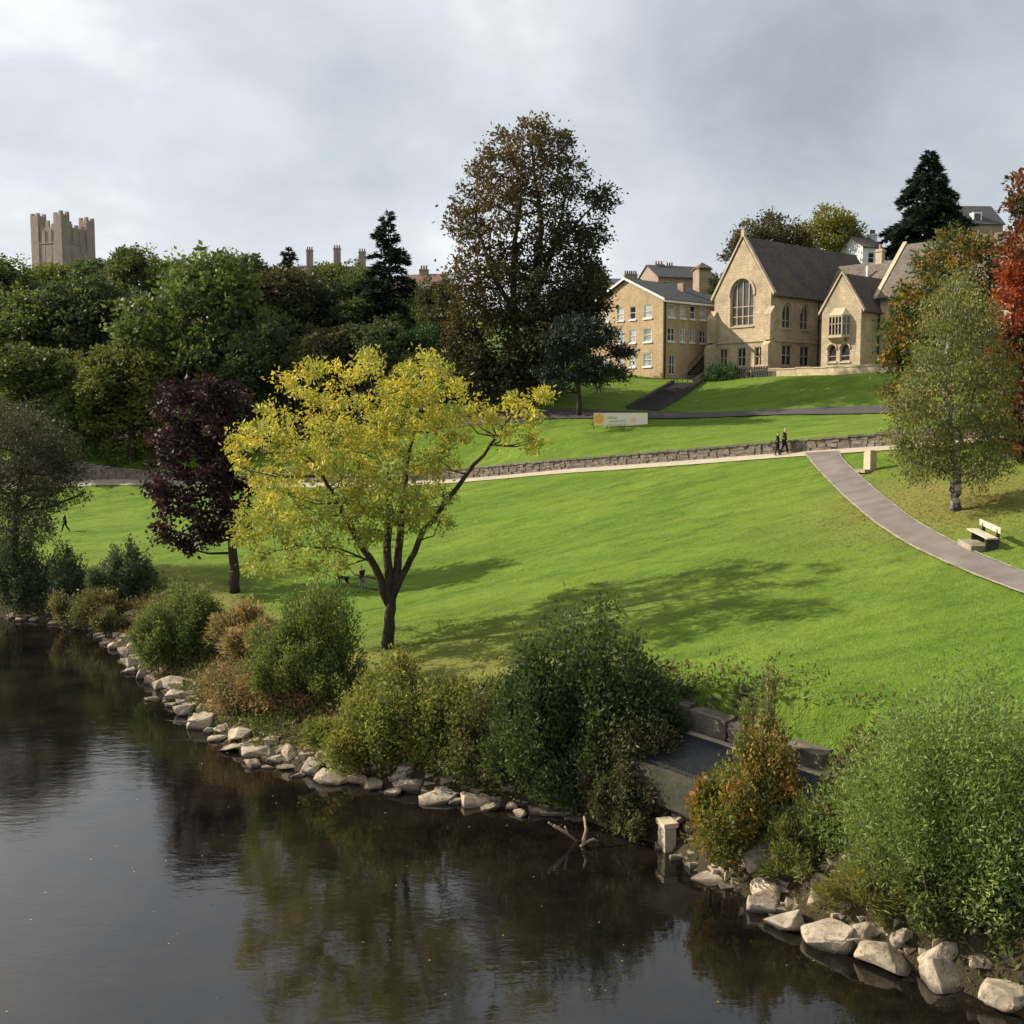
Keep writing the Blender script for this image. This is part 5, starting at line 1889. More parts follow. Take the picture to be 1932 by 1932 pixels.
shrub('rowan_bush', 'orange-tinged bush between the intake screens', [
    (b3, 1.5, 1.3, 3.0, 260, 42), (b3 + Vector((0.9, 0.8, 0.2)), 1.3, 1.1, 3.3, 220, 40), (b3 + Vector((-0.4, 0.5, 0)), 0.9, 0.9, 2.3, 150, 38)],
    [(0.20, 0.16, 0.03), (0.32, 0.16, 0.03), (0.085, 0.11, 0.03), (0.26, 0.21, 0.04), (0.11, 0.13, 0.035)], (0.16, 0.42), 53, w=[.16, .11, .36, .10, .27], start=0.2, along=0.6, spread=0.07)
b3b = bnk(1440, 1500)
shrub('tall_sapling', 'thin tall leafy sapling beside the stone blocks', [(b3b, 0.8, 0.7, 3.9, 60, 40)], [(0.07, 0.10, 0.03), (0.12, 0.12, 0.04), (0.16, 0.11, 0.04)], (0.15, 0.42), 54, start=0.3, along=0.55, spread=0.12)
b4 = bnk(760, 1470)
shrub('elder_shrub', 'yellow-green shrub spreading over the rocks below the ash trunk', [
    (b4 + Vector((-0.8, 0.9, 0)), 2.2, 1.8, 3.4, 330, 44), (b4 + Vector((1.2, 0.8, 0)), 2.2, 1.7, 3.2, 330, 44), (b4 + Vector((-0.6, 3.0, 0.5)), 2.0, 1.7, 3.4, 260, 42), (b4 + Vector((2.0, 2.6, 0.3)), 1.9, 1.7, 2.7, 220, 42), (b4 + Vector((-2.4, 2.0, 0.2)), 1.5, 1.3, 2.0, 130, 40)],
    [(0.16, 0.17, 0.035), (0.115, 0.14, 0.03), (0.21, 0.19, 0.04), (0.085, 0.11, 0.03)], (0.17, 0.46), 55, start=0.15, along=0.5, spread=0.08)
b5 = bnk(940, 1500)
shrub('bank_shrub', 'low dark green scrub on the bank left of the alder bush', [
    (b5 + Vector((0, 0.6, 0)), 2.0, 1.4, 2.4, 240, 42), (b5 + Vector((-0.8, 2.0, 0.3)), 1.8, 1.5, 2.5, 200, 40), (b5 + Vector((1.2, 0.3, 0)), 1.5, 1.1, 1.9, 160, 40)],
    [(0.05, 0.075, 0.025), (0.07, 0.085, 0.03), (0.09, 0.08, 0.03)], (0.16, 0.42), 56, start=0.1, along=0.5, spread=0.09, skirt=.25)
b6 = bnk(608, 1305)
shrub('hazel_bush', 'upright green bush left of the ash trunk', [
    (b6, 1.9, 1.6, 4.8, 360, 46), (b6 + Vector((-1.5, 0.8, 0)), 1.8, 1.5, 4.0, 240, 44), (b6 + Vector((-1.5, -0.6, 0)), 1.6, 1.3, 2.6, 170, 42), (b6 + Vector((0.6, -1.0, -0.1)), 1.6, 1.2, 2.2, 150, 42)],
    [(0.085, 0.115, 0.03), (0.11, 0.14, 0.035), (0.06, 0.085, 0.025), (0.16, 0.17, 0.045)], (0.17, 0.36), 57, start=0.15, along=0.65, spread=0.07)
b7 = bnk(500, 1365)
shrub('bramble', 'reddish-brown bramble thicket on the bank below the hazel bush', [
    (b7 + Vector((0.6, 1.2, 0.2)), 2.3, 1.7, 2.0, 260, 44), (b7 + Vector((-1.6, 2.8, 0)), 2.1, 1.7, 2.0, 230, 44), (b7 + Vector((2.2, 0.3, 0)), 1.7, 1.3, 1.7, 190, 42), (b7 + Vector((0.8, 3.4, 0.4)), 2.0, 1.5, 2.0, 200, 42)],
    [(0.16, 0.095, 0.045), (0.20, 0.13, 0.06), (0.12, 0.12, 0.045), (0.09, 0.105, 0.035), (0.24, 0.15, 0.08)], (0.15, 0.42), 58, start=0.05, along=0.4, spread=0.12, skirt=.3)
b8 = bnk(455, 1235)
shrub('dead_grass_tuft', 'straw-brown dead foliage clump beside the purple maple foot', [(b8 + Vector((0, 0.5, 0)), 1.8, 1.5, 2.4, 260, 42), (b8 + Vector((0.9, -1.2, 0)), 1.5, 1.4, 1.8, 170, 40)],
      [(0.26, 0.18, 0.08), (0.20, 0.14, 0.065), (0.14, 0.13, 0.05), (0.32, 0.22, 0.11)], (0.26, 0.2), 59, start=0.1, along=0.6, spread=0.09)
b9 = bnk(345, 1258)
shrub('sallow_bush', 'rounded green bush on the bank left of the straw-brown clump', [(b9 + Vector((0, 0.8, 0)), 2.4, 2.0, 4.0, 340, 46), (b9 + Vector((-1.2, 0.2, 0)), 1.7, 1.5, 2.8, 190, 44), (b9 + Vector((1.4, 0.6, 0)), 1.7, 1.4, 3.0, 190, 44)],
      [(0.10, 0.13, 0.035), (0.075, 0.105, 0.03), (0.14, 0.155, 0.045), (0.05, 0.075, 0.025)], (0.18, 0.32), 60, start=0.12, along=0.6, spread=0.07)
b10 = bnk(235, 1130)
shrub('bluegreen_bush', 'blue-green rounded bush at the lawn edge near the river bend', [(b10 + Vector((0, 0.6, 0)), 1.9, 1.6, 3.4, 240, 42), (b10 + Vector((-1.2, 0, 0)), 1.3, 1.2, 2.2, 100, 40)],
      [(0.055, 0.075, 0.04), (0.075, 0.10, 0.05), (0.10, 0.125, 0.065)], (0.2, 0.38), 61, start=0.12, along=0.55, spread=0.08)
b11 = bnk(190, 1182)
shrub('bank_scrub', 'olive scrub overhanging the water at the river bend', [(b11 + Vector((0, 0.6, 0)), 2.4, 1.4, 2.3, 240, 42), (b11 + Vector((-2.4, 1.2, 0)), 2.0, 1.2, 1.9, 120, 40), (b11 + Vector((1.2, -2.0, 0)), 1.4, 1.0, 1.5, 80, 38)],
      [(0.11, 0.11, 0.04), (0.085, 0.09, 0.035), (0.15, 0.12, 0.05), (0.06, 0.07, 0.025)], (0.2, 0.36), 62, start=0.08, along=0.5, spread=0.1, skirt=.25)
b12 = bnk(85, 1160)
shrub('dark_bush', 'dark bush under the grey willow on the far left bank', [(b12 + Vector((0.5, 0.8, 0)), 2.4, 2.0, 4.6, 260, 44), (b12 + Vector((-2.2, 1.0, 0)), 2.4, 2.0, 5.0, 260, 44), (b12 + Vector((1.6, 0.0, 0)), 1.5, 1.4, 2.9, 110, 42)],
      [(0.042, 0.055, 0.028), (0.06, 0.075, 0.038), (0.085, 0.10, 0.055)], (0.22, 0.38), 63, start=0.1, along=0.55, spread=0.07)
lt = bnk(20, 1140)
ll = [(20, 790, 40), (65, 800, 42), (105, 840, 40), (30, 850, 50), (80, 880, 46), (130, 890, 26), (15, 920, 45), (60, 940, 46), (110, 930, 32), (20, 1000, 46), (70, 990, 36), (-40, 820, 60), (-50, 920, 60), (150, 930, 14), (100, 860, 40), (10, 1060, 40)]
tp = [path_uv([(25, 1150, .3), (28, 1040, .24), (35, 930, .16), (50, 820, .05)], lt.y + 1.5)]
tree('grey_willow', 'grey-green willow tree at the left edge of the river bank', Vector((lt.x, lt.y + 1.5, gz(lt.x, lt.y + 1.5))), ll, lt.y + 1.5, tp, 0.55, 18, (0.24, 0.3), [(0.075, 0.085, 0.045), (0.10, 0.105, 0.055), (0.055, 0.065, 0.035)], seed=64, dens=2.4, up=-0.2)
b13 = bnk(1890, 1800)
shrub('bramble', 'dark leafy bramble under the willow at the right edge', [(b13 + Vector((0.5, 1.4, 0.2)), 1.5, 1.2, 2.4, 150, 42), (b13 + Vector((-0.8, 1.3, 0.1)), 1.3, 1.0, 1.6, 110, 40), (b13 + Vector((0.8, 0.5, 0)), 0.9, 0.8, 1.3, 70, 38)],
      [(0.065, 0.09, 0.025), (0.09, 0.11, 0.03), (0.15, 0.14, 0.045), (0.05, 0.07, 0.02)], (0.14, 0.46), 65, start=0.05, along=0.45, spread=0.1, skirt=.2)
b14 = bnk(1650, 1735)
shrub('grass_clump', 'arching yellow-green grass clump above the large flat rocks', [(b14 + Vector((0, 0.5, 0.1)), 1.3, 0.9, 1.3, 220, 26), (b14 + Vector((0.9, 0.2, 0)), 1.1, 0.8, 1.0, 150, 26), (b14 + Vector((2.2, -0.3, 0.1)), 1.3, 0.8, 0.9, 160, 24)],
      [(0.20, 0.20, 0.06), (0.26, 0.24, 0.085), (0.13, 0.16, 0.04)], (0.26, 0.09), 66, start=0.1, along=0.75, droop=0.35, spread=0.08, nst=0)
b15 = bnk(1520, 1660)
shrub('grass_clump', 'dark green grass and weeds hanging over the leaning boulder', [(b15 + Vector((0, 0.5, 0.2)), 1.1, 0.9, 1.7, 180, 26), (b15 + Vector((-0.4, 0.0, 0.1)), 0.8, 0.7, 1.0, 110, 26), (b15 + Vector((0.7, 1.0, 0.3)), 1.0, 0.9, 2.0, 120, 30)],
      [(0.10, 0.13, 0.03), (0.07, 0.10, 0.025), (0.16, 0.17, 0.05)], (0.22, 0.16), 67, start=0.08, along=0.65, droop=0.25, spread=0.1, nst=0)
b17 = bnk(1200, 1535)
shrub('scrub_bush', 'dark tangled scrub hanging below the bar screen beside the alder', [(b17 + Vector((0.0, 0.9, 0.1)), 1.8, 1.2, 3.0, 260, 42), (b17 + Vector((0.5, 1.0, 0)), 1.0, 0.9, 2.2, 200, 40)],
      [(0.05, 0.065, 0.025), (0.075, 0.075, 0.03), (0.10, 0.085, 0.04)], (0.16, 0.4), 69, start=0.05, along=0.45, spread=0.1, skirt=.25)
_gx = Vector((GT1.x - GT0.x, GT1.y - GT0.y, 0)).normalized()
for i, (ss, hh2, lab) in enumerate([(0.2, 2.3, 'dark weedy clump hiding the left foot of the dark screen infill'), (0.9, 1.9, 'dark weedy clump at the foot of the dark screen infill left of the concrete post')]):
    q_ = GT0 + _gx * ss + GDIR * 2.35 + Vector((0.15, -0.75, 0))
    q_.z = gz(q_.x, q_.y)
    shrub('weed_clump', lab, [(q_, 1.1, 0.8, hh2, 170, 40), (q_ - _gx * 0.5, 0.8, 0.7, hh2 * 0.7, 120, 38)], [(0.045, 0.06, 0.022), (0.07, 0.075, 0.03), (0.10, 0.09, 0.04)], (0.16, 0.36), 80 + i, start=0.02, along=0.45, spread=0.1, skirt=.3)
b16 = bnk(1195, 1560)
shrub('sedge_clump', 'small dark sedge clump at the water beside the concrete post', [(b16 + Vector((0.1, 0.3, 0)), 0.9, 0.6, 1.1, 110, 26)],
      [(0.06, 0.07, 0.025), (0.09, 0.085, 0.035), (0.12, 0.10, 0.045)], (0.2, 0.14), 68, start=0.05, along=0.6, droop=0.2, spread=0.12, nst=0)

# ground cover between the bushes (nobody could count it)
rng = np.random.default_rng(77)
n = 110000
gx = rng.uniform(-36, 18, n)
gy = rng.uniform(17, 80, n)
d = shore_dist(gx, gy)
wgt = np.exp(-((d - 2.6) / 1.9) ** 2) * (d > 0.5) * np.clip((gx + 45) / 50, 0.35, 1)
s_, t_, L_g = gl_coords(gx, gy)
inpit = (s_ > -0.4) & (s_ < L_g + 0.2) & (t_ > -0.8) & (t_ < 2.4)
keep = (rng.uniform(size=n) < wgt) & ~inpit
gx, gy, d = gx[keep], gy[keep], d[keep]
k = 9
gx, gy = np.repeat(gx, k) + rng.normal(size=len(gx) * k) * 0.22, np.repeat(gy, k) + rng.normal(size=len(gy) * k) * 0.22
gz_ = np.maximum(hlow(gx, gy), 0.02)
P = np.stack([gx, gy, gz_ + rng.uniform(0, 0.28, len(gx))], 1)
A = unit(rng.normal(size=P.shape) * 0.6 + np.array([0, 0, 0.7]))
patch = np.sin(gx * 0.55 + 1.1) * np.sin(gy * 0.42) + rng.normal(size=len(gx)) * 0.5
C = np.where((patch > 0.35)[:, None], palette(rng, len(gx), [(0.17, 0.12, 0.055), (0.13, 0.10, 0.045), (0.20, 0.13, 0.06)]), palette(rng, len(gx), [(0.075, 0.10, 0.028), (0.10, 0.12, 0.035), (0.14, 0.145, 0.045)]))
L = 0.2 * rng.uniform(0.5, 1.3, len(gx))
ugo = link('riverbank_undergrowth', leaf_mesh('riverbank_undergrowth', P, A, frames(rng, A), L, L * 0.35, np.clip(C, .003, 1)), 'leaf')
tag(ugo, 'low mixed weeds and grasses covering the river bank', 'undergrowth', None, 'stuff')
# tufts in the lawn
n = 90000
gx = rng.uniform(-30, 26, n)
gy = rng.uniform(30, 80, n)
d = shore_dist(gx, gy)
ppx = np.interp(gy, pry[::-1], prx[::-1]) if pry[0] > pry[-1] else np.interp(gy, pry, prx)
pplx = np.interp(gy, ply[::-1], plx[::-1]) if ply[0] > ply[-1] else np.interp(gy, ply, plx)
onpath = (gx > pplx - 0.25) & (gx < ppx + 0.25)
keep = (d > 4.5) & (gy < ywall(gx) - 2.3) & ~onpath & (np.sin(gx * 0.9 + gy * 0.35) * np.sin(gy * 0.8 - gx * 0.2) + rng.normal(size=n) * 0.6 > 0.1)
s_, t_, L_g = gl_coords(gx, gy)
keep &= ~((s_ > -0.6) & (s_ < L_g + 0.4) & (t_ > -1.0))
gx, gy = gx[keep], gy[keep]
P = np.stack([gx, gy, hlow(gx, gy) - 0.01], 1)
A = unit(rng.normal(size=P.shape) * 0.55 + np.array([0.1, 0, 0.8]))
C = palette(rng, len(gx), [(0.10, 0.19, 0.02), (0.14, 0.23, 0.025), (0.17, 0.24, 0.035)])
L = 0.055 * rng.uniform(0.5, 1.4, len(gx))
gro = link('lawn_grass', leaf_mesh('lawn_grass', P, A, frames(rng, A), L, L * 0.5, C), 'leaf')
tag(gro, 'short uneven tufts of grass over the lawn', 'grass', None, 'stuff')
# fallen leaves under the birch and along the path
n = 2200
fx, fy = rng.normal(size=n) * 3.6 + bb2.x, rng.normal(size=n) * 3.2 + bb2.y + 1.0
P = np.stack([fx, fy, np.where(fy > ywall(fx), hup(fx, fy), hlow(fx, fy)) + 0.04], 1)
keep = fy < ywall(fx) - 2.2
P = P[keep]
A = unit(rng.normal(size=P.shape) * np.array([1, 1, 0.15]))
Sd = unit(np.cross(A, np.array([[0, 0, 1.0]])))
L = 0.13 * rng.uniform(0.6, 1.2, len(P))
fl = link('fallen_leaves', leaf_mesh('fallen_leaves', P, A, Sd, L, L * 0.8, palette(rng, len(P), [(0.36, 0.25, 0.07), (0.24, 0.15, 0.06), (0.45, 0.34, 0.12)])), 'leaf')
tag(fl, 'scattered fallen autumn leaves under the birch', 'fallen leaves', None, 'stuff')

# ================================================================== ROCKS ALONG THE WATER
def rock_mesh(seed, sx, sy, sz, angular=True):
    rg_ = random.Random(seed)
    bm = bmesh.new()
    for i in range(16 if angular else 26):
        while True:
            p = Vector((rg_.uniform(-1, 1), rg_.uniform(-1, 1), rg_.uniform(-1, 1)))
            q = max(abs(p.x), abs(p.y), abs(p.z))
            if q > 0.72 and p.length < 1.42:
                break
        p = p / p.length * (0.85 + 0.3 * (q if angular else 0.5))
        bm.verts.new((p.x * sx, p.y * sy, p.z * sz))
    r_ = bmesh.ops.convex_hull(bm, input=bm.verts)
    bmesh.ops.delete(bm, geom=[g for g in r_['geom_interior'] if isinstance(g, bmesh.types.BMVert)], context='VERTS')
    loose = [v for v in bm.verts if not v.link_faces]
    bmesh.ops.delete(bm, geom=loose, context='VERTS')
    bmesh.ops.dissolve_limit(bm, angle_limit=R(12), verts=bm.verts, edges=bm.edges)
    m_ = min(sx, sy, sz)
    bmesh.ops.bevel(bm, geom=list(bm.edges), offset=m_ * (0.12 if angular else 0.2), segments=2, affect='EDGES', profile=0.6)
    bmesh.ops.triangulate(bm, faces=bm.faces)
    bmesh.ops.subdivide_edges(bm, edges=[e for e in bm.edges if e.calc_length() > m_ * 0.5], cuts=1)
    bmesh.ops.triangulate(bm, faces=bm.faces)
    for v in bm.verts:
        v.co += nz_.noise_vector(v.co / m_ * 0.9 + Vector((seed, 0, 0))) * m_ * 0.16 + Vector((rg_.uniform(-1, 1), rg_.uniform(-1, 1), rg_.uniform(-1, 1))) * m_ * 0.02
    me = bpy.data.meshes.new('rock')
    bm.to_mesh(me)
    bm.free()
    me.materials.append(M['rock'])
    return me


# (u, v centre, width, height in picture units, zone)
ROCKS = [
    (1441, 1616, 74, 64, 'w'), (1343, 1662, 62, 20, 'w'), (1457, 1676, 60, 62, 'w'), (1436, 1706, 54, 48, 'w'), (1488, 1737, 70, 54, 'w'), (1578, 1768, 96, 74, 'w'), (1548, 1665, 30, 48, 'w'),
    (1546, 1700, 42, 40, 'w'), (1688, 1815, 112, 52, 'w'), (1708, 1770, 40, 42, 'w'), (1771, 1798, 74, 58, 'w'), (1798, 1840, 110, 76, 'w'), (1850, 1822, 38, 44, 'w'), (1906, 1878, 84, 66, 'w'), (1602, 1624, 22, 18, 'w'), (1640, 1765, 60, 44, 'w'),
    (214, 1219, 22, 16, 'b'), (233, 1231, 28, 20, 'b'), (259, 1219, 38, 28, 'b'), (253, 1250, 50, 25, 'b'), (244, 1266, 28, 13, 'b'), (269, 1272, 24, 28, 'b'), (283, 1282, 22, 30, 'b'), (303, 1290, 32, 30, 'b'), (336, 1286, 64, 22, 'b'),
    (285, 1319, 26, 10, 'b'), (333, 1313, 42, 24, 'b'), (346, 1337, 46, 32, 'b'), (380, 1363, 54, 38, 'b'), (416, 1375, 30, 17, 'r'), (409, 1393, 36, 16, 'r'), (456, 1388, 54, 32, 'r'), (446, 1411, 54, 18, 'r'), (483, 1418, 54, 30, 'r'), (474, 1442, 32, 17, 'r'),
    (520, 1433, 30, 16, 'r'), (543, 1421, 30, 36, 'r'), (542, 1448, 40, 10, 'r'), (585, 1450, 50, 38, 'e'), (626, 1468, 62, 28, 'e'), (626, 1420, 50, 56, 'e'), (620, 1371, 52, 22, 'e'), (675, 1475, 40, 28, 'e'), (703, 1480, 38, 25, 'e'), (668, 1450, 28, 32, 'e'),
    (768, 1484, 54, 28, 'e'), (822, 1504, 70, 26, 'e'), (900, 1512, 68, 26, 'e'), (926, 1524, 34, 18, 'e'), (966, 1522, 24, 22, 'a'), (980, 1536, 26, 14, 'a'),
    (17, 1166, 16, 8, 'f'), (37, 1169, 20, 9, 'f'), (64, 1169, 22, 10, 'f'), (250, 1156, 30, 12, 'f'), (740, 1495, 30, 16, 'e'), (860, 1512, 30, 16, 'e'), (505, 1448, 22, 9, 'r'), (560, 1462, 26, 10, 'r'), (395, 1378, 24, 14, 'r'), (320, 1330, 20, 10, 'b')]
ZN = {'w': 'below the right-hand willow bush', 'b': 'below the rounded bush near the bend', 'r': 'below the reddish bramble', 'e': 'below the yellow-green elder shrub', 'a': 'under the alder bush', 'f': 'at the far left bend'}
ORD = ['first', 'second', 'third', 'fourth', 'fifth', 'sixth', 'seventh', 'eighth', 'ninth', 'tenth', 'eleventh', 'twelfth', 'thirteenth', 'fourteenth', 'fifteenth', 'sixteenth', 'seventeenth', 'eighteenth']
zone = {}
for r_ in ROCKS:
    zone.setdefault(r_[4], []).append(r_)
rr0 = random.Random(9)
for z_, lst in zone.items():
    lst.sort(key=lambda q: q[0])
    big_ = sorted(lst, key=lambda q: -q[2] * q[3])
    for i, (u, v, w_, h_, _) in enumerate(lst):
        g = ground(u, v + h_ * 0.32, 0.0)
        kx_ = g.y / 2081.0
        if z_ == 'w':
            kx_ *= 1.1
        sx, sz = w_ * kx_ / 2 * 1.18, max(h_ * kx_ / 2 * 1.15, 0.09)
        flat = h_ < 0.45 * w_
        sy = sx * rr0.uniform(0.7, 1.0)
        sz = sz * (0.8 if flat else 0.9) * (0.85 if z_ == 'w' else 1.0)
        me = rock_mesh(300 + int(u * 3 + v), sx, sy, sz, True)
        sizew = 'large' if (w_ * h_ > 3000) else ('small' if w_ * h_ < 500 else 'mid-sized')
        shp = 'flat' if flat else ('tall' if h_ > w_ * 0.95 else 'blocky')
        lab = '%s %s rock, %s from left %s' % (sizew, shp, ORD[i], ZN[z_])
        o = link('rock', me, None, None, (g.x, g.y + sy * 0.4, max(g.z, 0.0) + sz * 0.42))
        tag(o, lab, 'rock', 'rocks along the water edge')
        o.rotation_euler = (rr0.uniform(-.15, .15), rr0.uniform(-.15, .15), rr0.uniform(-0.4, 0.4))

# filler stones in the bank between the big rocks
rubble = MB()
for i in range(900):
    tq = rr0.random() * (len(SHN) - 8) + 3
    a, b = SHN[int(tq)], SHN[min(int(tq) + 1, len(SHN) - 1)]
    f_ = tq - int(tq)
    x_, y_ = a[0] + (b[0] - a[0]) * f_, a[1] + (b[1] - a[1]) * f_
    x_ += rr0.uniform(-0.3, 1.2)
    y_ += rr0.uniform(-0.3, 1.0)
    s_ = rr0.uniform(0.08, 0.22) if rr0.random() < 0.75 else rr0.uniform(0.22, 0.42)
    rough_block(rubble, Vector((x_, y_, max(-0.1, float(hlow(x_, y_))) - 0.05)), Vector((s_ * 1.5, rr0.uniform(-.1, .1), rr0.uniform(-.05, .05))), Vector((rr0.uniform(-.1, .1), s_, 0)), Vector((0, 0, s_ * 0.8)), rr0, s_ * 0.22)
tag(rubble.build('bank_rubble', 'rock'), 'small loose stones scattered along the waterline', 'rubble', None, 'stuff')

# ================================================================== INTAKE SCREENS, BLOCK WALL
ex = (GT1 - GT0)
Lg = ex.length
ex.normalize()
scr = empty('intake_screen', GT0, 'black steel bar screen laid over the intake channel in the bank', 'grille')
mb = MB()
wd = 2.1
dn = (GDIR * wd + UPV * -0.32)
mb.box(GT0 - UPV * 0.12, ex * Lg, GDIR * 0.08, UPV * 0.1)
mb.box(GT0 + dn - UPV * 0.12, ex * Lg, GDIR * 0.08, UPV * 0.1)
for i in range(5):
    mb.box(GT0 + ex * (Lg * i / 4) - UPV * 0.16, ex * 0.08, dn, UPV * 0.07)
mb.build('frame', 'steel', scr)
nb = 74
mb = MB()
mb.box(GT0, ex * 0.045, dn, UPV * 0.05)
bar_me = mb.mesh('bar', GT0)
bar_me.materials.append(M['barsteel'])
for i in range(nb):
    o = bpy.data.objects.new('bar', bar_me)
    COL.objects.link(o)
    o.parent = scr
    o.location = ex * (0.05 + (Lg - 0.14) * i / (nb - 1)) - UPV * 0.03
mb = MB()
mb.face([GT0 - UPV * 0.7, GT1 - UPV * 0.6, GT1 + dn - UPV * 0.35, GT0 + dn - UPV * 0.35])
mb.build('channel_floor', 'steel', scr)
mb = MB()
mb.box(GT0 + dn + GDIR * 0.09 - UPV * 1.2, ex * Lg, GDIR * 0.25, UPV * 1.10)
mb.build('dark_infill', 'darkfill', scr)  # added infill closing the gap, coloured dark where only shade belongs
# back ledge + big blocks
led = empty('concrete_ledge', GT0, 'narrow concrete ledge between the bar screen and the stone blocks', 'ledge')
mb = MB()
mb.box(GT0 - GDIR * 0.32 - UPV * 1.6, ex * (Lg + 0.1), GDIR * 0.30, UPV * 1.62)
mb.build('ledge_top', 'concrete', led)
rb_ = random.Random(4)
s0 = -0.5
for i, (wl_, lab) in enumerate([(1.5, 'mossy grey stone block nearest the alder bush behind the bar screen'), (1.7, 'widest grey stone block behind the bar screen, second from the alder bush'), (1.6, 'grey stone block beside the tall sapling, third from the alder bush'), (1.5, 'low grey stone block right of the tall sapling')]):
    if i == 3:
        s0 += 0.5
    o_ = GT0 - GDIR * 0.35 + ex * s0 - UPV * 0.25
    bm = bmesh.new()
    bmesh.ops.create_cube(bm, size=1.0)
    bmesh.ops.subdivide_edges(bm, edges=bm.edges, cuts=3, use_grid_fill=True)
    hh_ = 1.02 - 0.08 * i
    for v in bm.verts:
        c_ = v.co.copy()
        rr_ = 1 - 0.10 * (max(0, abs(c_.x) - .25) + max(0, abs(c_.y) - .25) + max(0, abs(c_.z) - .25))
        c_ *= rr_
        v.co = (ex * (c_.x * (wl_ - 0.06)) - GDIR * (c_.y * 0.85) + UPV * (c_.z * hh_)) + Vector((rb_.uniform(-1, 1), rb_.uniform(-1, 1), rb_.uniform(-1, 1))) * 0.03
    bmesh.ops.triangulate(bm, faces=bm.faces)
    me = bpy.data.meshes.new('stone_block')
    bm.to_mesh(me)
    bm.free()
    o = link('stone_block', me, 'blockstone', None, o_ + ex * wl_ / 2 - GDIR * 0.42 + UPV * hh_ / 2)
    tag(o, lab, 'stone block', 'stone blocks behind the screen')
    s0 += wl_
sl_ = empty('concrete_slab', GT1, 'pale concrete slab at the right end of the bar screen', 'slab')
mb = MB()
mb.prism([GT1 - ex * 2.3 - GDIR * 0.33 + UPV * 0.04, GT1 - ex * 0.2 - GDIR * 0.33 + UPV * 0.04, GT1 + ex * 0.9 - GDIR * 1.0 + UPV * 0.04, GT1 - ex * 0.6 - GDIR * 1.3 + UPV * 0.04], UPV * -0.5)
mb.build('slab_top', 'concrete', sl_)
mb = MB()
mb.box(GT1 + ex * 0.04 - UPV * 0.6, ex * 0.3, GDIR * 2.2 - UPV * 0.3, UPV * 0.72)
mb.build('kerb', 'concrete', sl_)
# outlet post
pb_ = on(1258, 1602, 0.0)
post = empty('concrete_post', pb_, 'short pale concrete outlet post standing in the water', 'post')
mb = MB()
mb.cbox(pb_ - UPV * 0.6, 0.36, 0.5, 1.35, 0.3)
mb.build('shaft', 'concrete', post)
mb = MB()
mb.cbox(pb_ + UPV * 0.75, 0.46, 0.6, 0.14, 0.3)
mb.build('cap', 'trim', post)
mb = MB()
mb.box(pb_ + UPV * 0.62 + Vector((0.15, 0.05, 0)), Vector((1.1, 0.7, 0.35)), Vector((-0.1, 0.18, 0)), UPV * 0.16)
mb.build('beam', 'concrete', post)
# driftwood
dp = on(1098, 1598, 0.02)
kd = dp.y / 2081.0


def dwp(u, v, dy=0.0):
    return at(u, v, dp.y + dy)


mb = MB()
for pts, r0 in (([(1100, 1590), (1106, 1565), (1102, 1540)], .06), ([(1045, 1558), (1066, 1570), (1088, 1586), (1103, 1590)], .05), ([(1103, 1590), (1090, 1603), (1082, 1616)], .05), ([(1103, 1590), (1120, 1583), (1130, 1588)], .04), ([(1066, 1560), (1072, 1575), (1090, 1586)], .035), ([(1035, 1552), (1050, 1562), (1060, 1556)], .03)):
    q = [dwp(u, v, 0.25 * j) for j, (u, v) in enumerate(pts)]
    mb.tube(q, [r0 * (1 - 0.6 * j / len(q)) for j in range(len(q))], 6)
o = mb.build('driftwood', 'deadwood', None, dp, smooth=True)
tag(o, 'bleached forked driftwood branch sticking out of the water', 'driftwood')

# ================================================================== STREET FURNITURE
# bench with plinth
bq = ground(1862, 1030)
p_l, p_r = ground(1832, 1022), ground(1884, 1040)
bd = Vector((p_r.x - p_l.x, p_r.y - p_l.y, 0)).normalized()
_a, _b = ground(1790, 1000), ground(1932, 1072)
bd = (_b - _a).normalized()
bn_ = Vector((bd.y, -bd.x, 0)).normalized()          # towards the path (front)
if bn_.x > 0:
    bn_ = -bn_
bench = empty('park_bench', bq, 'pale plank bench with dark legs beside the footpath', 'bench')
BL = 1.95


def BP(a, b, h):
    return bq + bd * a + bn_ * b + UPV * h


for b0, b1 in ((-0.02, 0.19), (0.22, 0.43)):
    mb = MB()
    mb.box(BP(-BL / 2, b0, 0.46), bd * BL, bn_ * (b1 - b0), UPV * 0.06)
    mb.build('seat_plank', 'benchwood', bench)
mb = MB()
mb.box(BP(-BL / 2, -0.14, 0.68), bd * BL, bn_ * 0.05 - UPV * 0.0, UPV * 0.24)
mb.build('backrest_plank', 'benchwood', bench)
for a_ in (-0.7, 0.65):
    mb = MB()
    mb.prism([BP(a_, -0.16, -0.1), BP(a_, 0.36, -0.1), BP(a_, 0.36, 0.455), BP(a_, -0.04, 0.455), BP(a_, -0.10, 0.9), BP(a_, -0.2, 0.9)], bd * 0.08)
    mb.build('leg', 'steel', bench)
pl_ = empty('bench_plinth', bq + bn_ * 0.55, 'pale concrete slab in front of the bench', 'slab')
mb = MB()
mb.box(BP(-0.75, 0.15, -0.12), bd * 1.35, bn_ * 0.75, UPV * 0.24)
mb.build('slab_top', 'edging', pl_)

